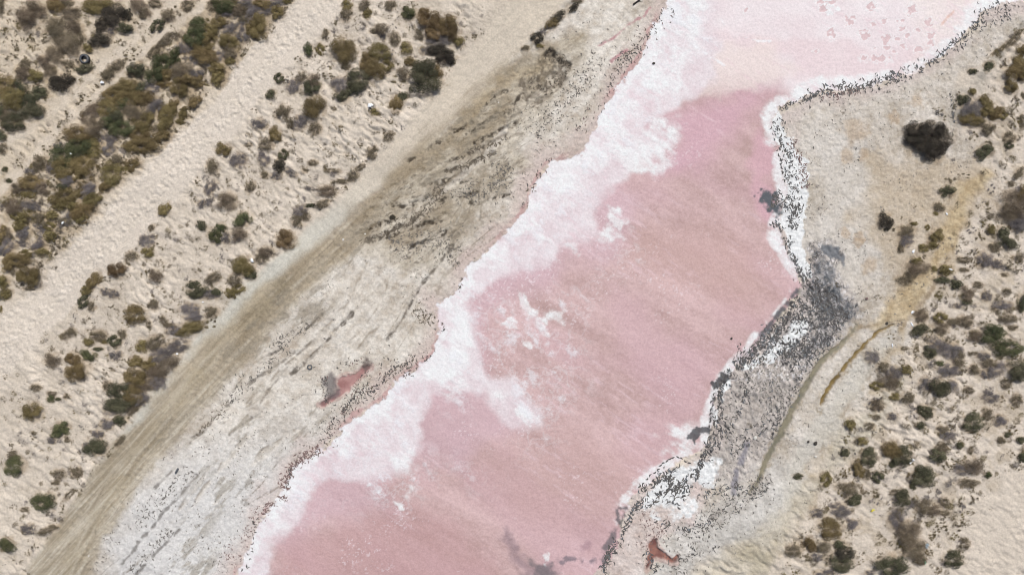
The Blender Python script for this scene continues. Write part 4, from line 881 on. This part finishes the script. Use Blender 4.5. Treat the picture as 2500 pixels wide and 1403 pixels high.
# ---------------------------------------------------------------- muddy footprints and clods on the shore
MUD = {'dark': plain("wet_black_mud", (.042, .040, .040), (.105, .098, .094), .6, 9),
       'mid': plain("damp_grey_mud", (.075, .070, .064), (.17, .155, .14), .8, 6),
       'brown': plain("brown_mud_clods", (.085, .068, .05), (.16, .135, .105), .85, 6),
       'pale': plain("drying_mud_crumbs", (.17, .155, .135), (.30, .28, .25), .9, 6),
       'blue': plain("blue_grey_mud", (.07, .08, .092), (.16, .17, .18), .6, 6),
       'red': plain("reddish_mud", (.12, .075, .07), (.2, .14, .13), .6, 6)}
def crescents(P, ln, wd, ang, curl, lift):
    """curved, pointed, slightly domed prints laid on the ground; P in plan units, all arrays"""
    n = len(P); T = np.linspace(-1, 1, 5); prof = np.array([.12, .85, 1, .8, .2])
    ca, sa = np.cos(ang), np.sin(ang); V = []
    for t, w in zip(T, prof):
        for sgn in (-1, 0, 1):
            u = t * ln * .5; v = curl * ln * (t * t - .4) + sgn * w * wd * .5
            x = P[:, 0] + u * ca - v * sa; y = P[:, 1] + u * sa + v * ca
            wx, wy = world_xy(x, y)
            z = ground_z(x, y) + (lift if sgn else lift * 2 + .006)
            V.append(np.stack([wx, wy, z], 1))
    V = np.stack(V, 1).reshape(-1, 3); base = (np.arange(n) * 15)[:, None]; Fc = []
    for i in range(4):
        for j in range(2):
            q = i * 3 + j; Fc.append(base + np.array([[q, q + 1, q + 4, q + 3]]))
    Fq = np.concatenate(Fc); return V, Fq[:, ::-1]
def along(line, hw, n, r):
    L_ = pts(line); d = np.hypot(*np.diff(L_, axis=0).T); c = np.concatenate([[0], np.cumsum(d)])
    t = r.uniform(0, c[-1], n); i = np.clip(np.searchsorted(c, t) - 1, 0, len(d) - 1); f = (t - c[i]) / d[i]
    p = L_[i] + (L_[i + 1] - L_[i]) * f[:, None]; nn = (L_[i + 1] - L_[i]) / d[i][:, None]
    o = r.normal(size=n) * hw * .55
    if n > 90: o = np.round(o / 5.5) * 5.5 + r.normal(size=n) * 1.6 + 3 * np.sin(t / 23 + o * .2)
    return p + np.stack([-nn[:, 1], nn[:, 0]], 1) * o[:, None], np.arctan2(nn[:, 1], nn[:, 0])
pr = np.random.RandomState(8)
BANDS = """1640 20 1600 60 1560 100 1540 140 1510 180|20|110|8|dark
1525 135 1500 190 1470 240 1430 290 1400 330|17|100|8|dark
1560 110 1530 150 1510 130|16|60|9|dark
1345 385 1320 420 1290 460 1285 475|9|26|11|dark
1290 495 1270 510|10|10|9|dark
1128 680 1120 722|4|8|10|dark
1010 755 1035 775 1060 790|16|60|8|brown
1075 780 1085 810|5|12|9|dark
1052 868 1030 878|7|14|9|dark
1020 882 990 895 950 905 920 935 880 965 850 985 835 1010|19|380|9|dark
835 1010 805 1050 792 1085|20|110|8|dark
900 880 870 880 820 900|9|36|8|dark
790 920 795 960 800 985|11|70|8|dark
905 905 870 935 865 960|7|40|8|dark
785 1092 720 1130 697 1165 692 1195|12|150|9|red
785 1092 712 1138 695 1190|10|60|9|dark
700 1215 655 1228 645 1255|9|55|8|red
625 1260 618 1310 612 1350 600 1395|8|30|10|dark
650 1230 600 1300 560 1380|26|110|6|red
760 1290 750 1295|1|1|9|dark
2450 8 2425 20 2395 40 2370 72 2335 108 2290 142 2240 170 2190 186|13|230|9|dark
2190 186 2130 205 2080 215 2010 225 1965 243|14|240|10|dark
1965 243 1905 265|6|40|8|dark
2100 220 2000 240|10|60|9|red
1895 290 1905 340 1925 380 1925 430 1950 470|15|190|8|dark
1930 340 1960 400 1965 460|14|110|8|red
1885 485 1930 500 1960 510|18|150|9|dark
1940 515 1935 560|14|90|8|dark
1890 540 1910 565|8|24|9|dark
1920 575 1938 630 1960 690|9|130|8|dark
1965 690 1980 640 1995 615|10|80|8|dark
1955 735 1915 790 1860 850 1800 900|24|560|10|dark
1900 850 1960 870 2010 820|30|560|9|dark
1950 760 2000 800 2040 790|40|420|8|dark
1850 880 1900 940 1880 1000|44|170|8|pale
1990 860 1930 960 1890 1050|12|160|7|dark
1975 690 2010 740 2070 780|32|420|10|dark
1790 905 1765 930 1752 1000 1750 1060|10|140|10|dark
1800 920 1830 960 1790 1010 1770 1070|20|150|8|dark
1750 1060 1735 1090 1708 1130 1690 1170|14|170|10|dark
1560 1200 1600 1180 1640 1150 1660 1130|10|50|11|dark
1600 1165 1640 1160 1640 1190 1570 1230 1550 1240|14|150|11|dark
1690 1170 1640 1200 1680 1180 1640 1230|14|110|10|dark
1575 1215 1550 1240 1525 1290 1515 1320|7|75|10|dark
1510 1320 1490 1350 1470 1395|10|110|10|dark
1600 1270 1660 1290 1690 1288 1740 1260|7|50|10|dark
1560 1260 1620 1290 1560 1340|24|130|6|red
1700 1200 1790 1190 1850 1205 1870 1165|20|190|8|dark
1780 1100 1860 1060 1890 1010|30|170|8|dark
1870 930 1900 1000|34|100|7|dark
1880 1180 1790 1240 1700 1300 1640 1395|48|230|7|mid
1820 1210 1740 1260 1660 1330|30|110|8|dark
1580 1345 1600 1395 1610 1375|11|45|9|dark
1695 1350 1655 1366|6|24|8|dark
1760 1330 1690 1350|5|20|7|dark
2320 230 2330 300 2328 280|6|40|7|dark
2380 70 2470 30 2440 60|12|60|7|dark
2280 270 2300 285|6|20|8|dark
1330 130 1385 150 1380 190 1320 220 1290 200|16|150|8|brown
1110 395 1150 370 1230 345|6|70|9|brown
1080 420 1140 405 1200 375|7|90|9|brown
960 560 1010 535 1080 480 1060 460|16|260|7|brown
1100 460 1190 480 1250 420 1200 400|26|260|7|mid
880 590 960 560|4|30|8|brown
950 600 1060 590 1130 640|26|240|7|mid
560 980 480 1060|8|60|7|brown
700 850 640 900 560 980|16|130|7|mid
470 1140 380 1230 340 1290|14|110|7|mid
420 1290 320 1390|14|90|7|mid
660 850 690 830 760 790|14|90|7|mid
1460 130 1430 200 1380 240 1300 330|30|300|6|mid
2000 760 2020 720|26|160|8|dark"""
groups = {k: ([], [], [0]) for k in MUD}
def add_prints(k, P, ang, ln, wd):
    n = len(P)
    if not n: return
    V, Fq = crescents(P, ln, wd, ang, pr.uniform(-.42, .42, n), .012)
    g = groups[k]; g[0].append(V); g[1].append(Fq + g[2][0]); g[2][0] += len(V)
for row in BANDS.split('\n'):
    ln_, hw, n, sz, k = row.split('|')
    P, a = along(ln_, float(hw), int(n), pr); n = len(P)
    ang = np.radians(pr.choice([55, 110, -20, 80], n)) + pr.normal(size=n) * .45
    n = int(n * .85); P = P[:n]; ang = ang[:n]
    L_ = float(sz) * pr.uniform(.55, 1.15, n)
    u = pr.uniform(size=n) if k == 'dark' else np.zeros(n)
    W_ = L_ * pr.uniform(.2, .42, n); L_ = L_ * np.where(u > .93, 1.5, 1)
    left = np.mean(P[:, 0] - .0) < 1650 and np.mean(P[:, 1]) + np.mean(P[:, 0]) * .62 < 1900
    if left and k == 'dark': L_ = L_ * .8; W_ = W_ * .8
    for kk, q in ((k, u < .68), ('red' if left else 'blue', (u >= .68) & (u < .88)), ('brown' if left else 'mid', u >= .88)):
        add_prints(kk, P[q], ang[q], L_[q], W_[q])
# chains of single steps across the crust
for ln_ in ("1612 1135 1635 1118 1655 1114 1675 1122 1692 1136", "1572 1178 1590 1160 1615 1140", "1748 935 1742 970 1735 1010 1730 1050", "1752 945 1758 985 1765 1020 1778 1060", "1906 355 1905 380 1910 420 1912 440", "1888 545 1895 560"):
    L0 = pts(ln_)
    for i in range(len(L0) - 1):
        m = max(2, int(np.hypot(*(L0[i + 1] - L0[i])) / 9))
        P = L0[i] + (L0[i + 1] - L0[i]) * (np.arange(m) / m)[:, None] + pr.normal(size=(m, 2)) * 1.5
        a = math.atan2(*(L0[i + 1] - L0[i])[::-1]); add_prints('dark', P, np.full(m, a) + pr.normal(size=m) * .3, np.full(m, 9.5), np.full(m, 3.6))
# fine flecks all over the flats
U = pr.uniform(size=(95000, 2)) * [3000, 1700] + [-240, -150]
zz = Z[((U[:, 1] + 160) / 2).astype(int), ((U[:, 0] + 240) / 2).astype(int)]
dens = ss(.0, .55, fbm(U[:, 0].astype(np.float32), U[:, 1].astype(np.float32), 34, 4, 500, .6, 46, 2.5))
sel4 = (zz == 4) & (pr.uniform(size=len(U)) < .04 + .75 * dens); sel5 = (zz == 5) & (pr.uniform(size=len(U)) < .04 + .5 * dens)
half = pr.uniform(size=len(U)) < .55
for sel, k in ((sel4 & half, 'mid'), (sel4 & ~half, 'pale'), (sel5 & half, 'pale'), (sel5 & ~half, 'mid')):
    P = U[sel]; n = len(P); ln_ = 1.8 + 5.5 * pr.uniform(0, 1, n) ** 2.5
    add_prints(k, P, np.radians(pr.choice([55, 110, 20], n)) + pr.normal(size=n) * .5, ln_, ln_ * pr.uniform(.25, .45, n))
NM = {'dark': ("footprints", "dark muddy footprints trodden along the salt shore", "footprints"), 'mid': ("mud_flecks", "grey flecks and clods of damp mud on the flat", "mud"),
      'brown': ("mud_clods", "brown mud clods thrown up by the drag marks", "mud"), 'pale': ("mud_crumbs", "pale grey crumbs of drying mud on both banks", "mud"), 'blue': ("mud_ridges", "blue grey mud ridges pressed up between the footprints", "mud"),
      'red': ("reddish_footprints", "reddish wet footprints on the pink mud edge", "footprints")}
for k, (Vs, Fs, _) in groups.items():
    me = mesh_from(NM[k][0], np.concatenate(Vs), np.concatenate(Fs), [MUD[k]])
    tag(link(NM[k][0], me), NM[k][1], NM[k][2], kind='stuff')
# ---------------------------------------------------------------- things lying about
def at(x, y, dz=0):
    wx, wy = world_xy(x, y); return (wx, wy, float(ground_z(x, y)) + dz)
def lathe(prof, n=48, wob=None):
    V = []; m = len(prof)
    for i in range(n):
        a = 2 * math.pi * i / n
        for j, (r, z) in enumerate(prof):
            rr = r + (wob(i, j) if wob else 0); V.append((rr * math.cos(a), rr * math.sin(a), z))
    Fq = [[i * m + j, ((i + 1) % n) * m + j, ((i + 1) % n) * m + j + 1, i * m + j + 1] for i in range(n) for j in range(m - 1)]
    return V, Fq
RUB = plain("worn_black_rubber", (.030, .032, .035), (.055, .057, .06), .55, 12)
RUB2 = plain("scuffed_sidewall_rubber", (.07, .075, .085), (.12, .125, .135), .5, 9)
t = empty("tyre", at(209, 145, .03)); t.rotation_euler = (math.radians(7), math.radians(-5), .4)
tag(t, "black car tyre lying flat on the sand beside the narrow footpath", "tyre")
V, Fq = lathe([(.268, .02), (.300, .03), (.322, .05), (.327, .075), (.322, .10), (.328, .125), (.322, .15), (.327, .175), (.300, .20), (.268, .215)], 64, lambda i, j: (.007 if (i + j) % 2 else 0) if 1 < j < 8 else 0)
link("tread", mesh_from("tread", V, Fq, [RUB]), t)
for z0, sg in ((.215, 1), (.02, -1)):
    V, Fq = lathe([(.268, z0), (.250, z0 + .012 * sg), (.225, z0 + .014 * sg), (.200, z0 + .006 * sg), (.188, z0 - .010 * sg), (.184, z0 - .03 * sg), (.196, z0 - .036 * sg)], 48)
    link("sidewall", mesh_from("sidewall", V, Fq if sg > 0 else [f[::-1] for f in Fq], [RUB2], smooth=True), t)
# a half-buried tyre in the flat
t2 = empty("tyre", at(756, 896, -.10)); t2.rotation_euler = (math.radians(-9), math.radians(12), 0)
tag(t2, "half buried black tyre caked with mud above the small red pool", "tyre")
V, Fq = lathe([(.15, .02), (.17, .05), (.178, .09), (.17, .13), (.15, .15)], 40, lambda i, j: .004 * (i % 2))
link("tread", mesh_from("tread", V, Fq, [RUB]), t2)
V, Fq = lathe([(.15, .15), (.13, .16), (.10, .155), (.085, .14), (.085, .10), (.09, .05)], 40)
link("sidewall", mesh_from("sidewall", V, Fq, [RUB2], smooth=True), t2)

def crumple(r, sx, sy, sz, seed, nu=18, nv=10, amp=.28):
    """a creased closed bag-like skin resting on the ground"""
    rr = np.random.RandomState(seed); ph = rr.uniform(0, 6, 8); V = []; Fq = []
    for j in range(nv + 1):
        th = math.pi * j / nv
        for i in range(nu):
            a = 2 * math.pi * i / nu
            k = 1 + amp * (math.sin(3 * a + ph[0] + 2 * th) * .5 + math.sin(5 * a + ph[1]) * math.sin(2 * th + ph[2]) * .5 + rr.uniform(-.35, .35))
            V.append((r * sx * k * math.sin(th) * math.cos(a), r * sy * k * math.sin(th) * math.sin(a), r * sz * (.6 + k * .4 * math.cos(th) + .25 * math.cos(th))))
    for j in range(nv):
        for i in range(nu):
            Fq.append([j * nu + i, (j + 1) * nu + i, (j + 1) * nu + (i + 1) % nu, j * nu + (i + 1) % nu])
    return V, Fq
WHITE = plain("white_plastic_film", (.82, .84, .87), (.7, .72, .75), .35, 9, .5)
CARD = plain("bleached_cardboard", (.62, .60, .56), (.5, .47, .42), .85, 9)
SHADOW_BLACK = plain("painted_shadow_black", (.02, .022, .026), (.05, .05, .055), .4, 9, .5)  # black that stands for the shadow beside the white bag
YEL = plain("yellow_plastic", (.62, .58, .06), (.5, .45, .05), .5, 9)
BLU = plain("pale_blue_plastic", (.38, .55, .68), (.5, .62, .72), .4, 9)
GRN = plain("green_bottle_plastic", (.12, .42, .22), (.2, .5, .3), .3, 9, .5)
STONE = plain("pale_stone", (.62, .6, .56), (.45, .43, .4), .9, 12, .3, .5)
ROCK = plain("dark_lump", (.03, .028, .026), (.07, .06, .05), .8, 9, .3, .5)
def bag(x, y, r, label, mat=WHITE, sx=1, sy=.7, rz=0, dz=0):
    o = empty("plastic_bag", at(x, y, dz), rz); tag(o, label, "plastic bag", "litter blown into the scrub")
    V, Fq = crumple(r, sx, sy, .42, int(x)); link("bag_body", mesh_from("bag_body", V, Fq, [mat]), o)
    A = np.array([[r * .7, r * .1, r * .15], [r * .7, -r * .2, r * .15]]); B = A + [[r * .7, .15 * r, .05 * r], [r * .65, -.2 * r, .02 * r]]
    for i in range(2):
        V, Fq = sticks(A[i:i + 1], B[i:i + 1], r * .09); link("handle", mesh_from("handle", V, Fq, [mat]), o)
    return o
bag(252, 203, .13, "crumpled white plastic bag caught in brown scrub below the tyre", dz=.12)
bag(182, 378, .08, "small white plastic bag in the scrub belt left of the wide track", dz=.35)
bag(618, 636, .13, "white plastic bag beside an olive shrub at the brown road edge", rz=2, dz=.05)
bag(438, 862, .075, "tiny white bag on dry grey shrubs beside the brown road", dz=.3)
bag(160, 545, .09, "whitish bag in dry grey shrub at the wide track edge", rz=1, dz=.15)
bag(2228, 614, .11, "white plastic bag on the tan bank right of the lake", rz=1.2)
bag(2230, 762, .12, "torn whitish bag beside the yellow track on the right", rz=.5)
bag(2264, 1332, .17, "pale blue plastic bag against a big brown shrub at bottom right", BLU, rz=1.1)
bag(2312, 522, .08, "whitish bag next to a brown shrub on the right dunes", rz=2.2, dz=.03)
bag(495, 737, .06, "tiny white bag under dark scrub near the brown road", dz=.04)
# white bag, its cast shadow built in as a black sheet
o = empty("plastic_bag", at(905, 262), .3); tag(o, "white plastic bag with a black sheet for its shadow in the middle dunes", "plastic bag", "litter blown into the scrub")
V, Fq = crumple(.17, 1.1, .75, .5, 4); me = mesh_from("bag_body", [(a + .02, b + .10, c) for a, b, c in V], Fq, [WHITE]); link("bag_body", me, o)
g = np.linspace(0, 1, 9); V = []
for j, b in enumerate(g):
    for i, a in enumerate(g): V.append((-.22 + a * .26 + .02 * math.sin(b * 7), -.30 + b * .42, .03 + .03 * math.sin(a * 6 + b * 4)))
Fq = [[j * 9 + i, j * 9 + i + 1, j * 9 + i + 10, j * 9 + i + 9] for j in range(8) for i in range(8)]
link("shadow_sheet", mesh_from("shadow_sheet", V, Fq, [SHADOW_BLACK]), o)
# cardboard box
def boxmesh(sx, sy, sz, bev=.0):
    x, y = sx / 2, sy / 2
    V = [(-x, -y, 0), (x, -y, 0), (x, y, 0), (-x, y, 0), (-x * .97, -y * .96, sz), (x * .98, -y * .97, sz), (x * .96, y * .98, sz), (-x * .98, y * .97, sz)]
    return V, [[3, 2, 1, 0], [0, 1, 5, 4], [1, 2, 6, 5], [2, 3, 7, 6], [3, 0, 4, 7]]
o = empty("carton", at(2222, 1124), .7); tag(o, "white open carton at the right edge of a big olive shrub", "box")
V, Fq = boxmesh(.22, .16, .12); link("carton_body", mesh_from("carton_body", V, Fq, [WHITE]), o)
for sx in (-1, 1):
    V = [(sx * .107, -.07, .118), (sx * .107, .07, .118), (sx * .19, .075, .15), (sx * .19, -.075, .15), (sx * .107, -.07, .114), (sx * .107, .07, .114), (sx * .19, .075, .146), (sx * .19, -.075, .146)]
    link("flap", mesh_from("flap", V, [[0, 1, 2, 3], [7, 6, 5, 4], [0, 3, 7, 4], [1, 0, 4, 5], [2, 1, 5, 6], [3, 2, 6, 7]], [WHITE]), o)
def bottle(x, y, rz, label, mat, k=1.0, dz=.04):
    o = empty("plastic_bottle", at(x, y, dz), rz); tag(o, label, "bottle", "litter blown into the scrub")
    V, Fq = lathe([(.001, 0), (.04 * k, .004), (.045 * k, .02), (.045 * k, .07), (.041 * k, .08), (.045 * k, .09), (.045 * k, .18 * k), (.036 * k, .21 * k), (.015 * k, .24 * k), (.014 * k, .26 * k)], 20)
    b = link("bottle_body", mesh_from("bottle_body", V, Fq, [mat], smooth=True), o); b.rotation_euler = (math.pi / 2, 0, 0)
    V, Fq = lathe([(.018 * k, .255 * k), (.018 * k, .28 * k), (.001, .281 * k)], 14)
    c = link("cap", mesh_from("cap", V, Fq, [BLU if mat is WHITE else WHITE]), o); c.rotation_euler = (math.pi / 2, 0, 0)
bottle(2256, 1363, .3, "green plastic bottle below the pale blue bag at bottom right", GRN, 1.5)
bottle(438, 1141, -.5, "grey bottle lying on the mud flat at lower left", RUB2, 1.6, .04)
bottle(2224, 787, .5, "clear white bottle by a dark green shrub and the yellow ditch", WHITE, 1.2)
bottle(2178, 838, .1, "small white bottle on sand right of the yellow ditch", WHITE, 1.0)
bottle(2311, 656, 1.2, "white bottle among olive shrubs right of the tan bank", WHITE, 1.0, .2)
o = empty("plastic_scrap", at(2132, 1246), .5); tag(o, "yellow plastic scrap on the sand among dry shrubs at lower right", "plastic scrap")
V, Fq = crumple(.13, 1, .45, .3, 9, amp=.5); link("scrap_sheet", mesh_from("scrap_sheet", V, Fq, [YEL]), o)
def stone(x, y, r, label, mat=STONE, cat="stone", name="stone", grp="loose stones on the sand and road"):
    V, Fq = crumple(r, 1, .8, .55, int(x * 7), 12, 8, .16); o = link(name, mesh_from(name, V, Fq, [mat])); o.location = at(x, y, -.01)
    o.rotation_euler = (0, 0, x % 3); tag(o, label, cat, grp)
stone(342, 1201, .05, "small pale stone on the brown road at lower left")
stone(217, 1356, .06, "pale stone on the brown road near the bottom left corner")
stone(144, 1288, .05, "pale stone at the left verge of the brown road")
stone(318, 1241, .035, "tiny white stone right of the brown wheel lane")
stone(838, 585, .08, "pale pinkish stone on the light road in the middle")
stone(891, 571, .07, "white stone beside the churned brown mud")
stone(1992, 1114, .09, "white stone below the dark burrow on the right bank")
stone(1936, 1087, .05, "small white stone on the pale lane right of the stream")
stone(1843, 1068, .14, "white salt lump on the trampled grey shore")
stone(1902, 1234, .05, "white pebble on the grey green bank at bottom right")
stone(2158, 999, .05, "small white stone among brown shrubs on the right bank")
stone(1217, 250, .05, "small white stone on the mud right of the sandy road")
stone(1835, 1296, .04, "tiny white pebble on the greenish bank at the bottom")
stone(1990, 1081, .15, "black burrow lump on the tan bank at lower right", ROCK, "mud lump", "mud_lump", "dark lumps")
stone(1972, 1077, .10, "brown clod left of the black burrow lump", ROCK, "mud lump", "mud_lump", "dark lumps")
stone(2116, 729, .11, "dark reddish lump on pale bank above the ditch", MUD['red'], "mud lump", "mud_lump", "dark lumps")
stone(1786, 826, .09, "small dark lump standing in the pink brine near the right shore", ROCK, "mud lump", "mud_lump", "dark lumps")
stone(2164, 789, .12, "black lump at the head of the yellow ditch", ROCK, "mud lump", "mud_lump", "dark lumps")
stone(1596, 155, .10, "dark lump on the white salt near the upper left shore", ROCK, "mud lump", "mud_lump", "dark lumps")
stone(1322, 695, .05, "tiny dark lump on the salt in the lake", ROCK, "mud lump", "mud_lump", "dark lumps") if False else None
o = empty("stick", at(251, 1206, .02), -.55); tag(o, "short brown stick lying across the brown road at lower left", "stick")
V, Fq = sticks(np.array([[-.17, 0, 0.]]), np.array([[.17, .02, .01]]), .014); link("branch", mesh_from("branch", V, Fq, [MUD['brown']]), o)
V, Fq = sticks(np.array([[.03, .01, 0.]]), np.array([[.10, .07, .02]]), .009); link("side_twig", mesh_from("side_twig", V, Fq, [MUD['brown']]), o)
o = empty("stick", at(1560, 3), .45); tag(o, "dark driftwood log at the top edge beside the white salt", "stick")
V, Fq = sticks(np.array([[-.45, -.05, .05]]), np.array([[.42, .12, .07]]), .07); link("branch", mesh_from("branch", V, Fq, [ROCK]), o)
V, Fq = sticks(np.array([[-.1, 0, .06]]), np.array([[.2, -.14, .05]]), .03); link("side_twig", mesh_from("side_twig", V, Fq, [ROCK]), o)
print("labels", len(set(labels.values())), len(labels), max(len(v.split()) for v in labels.values()))
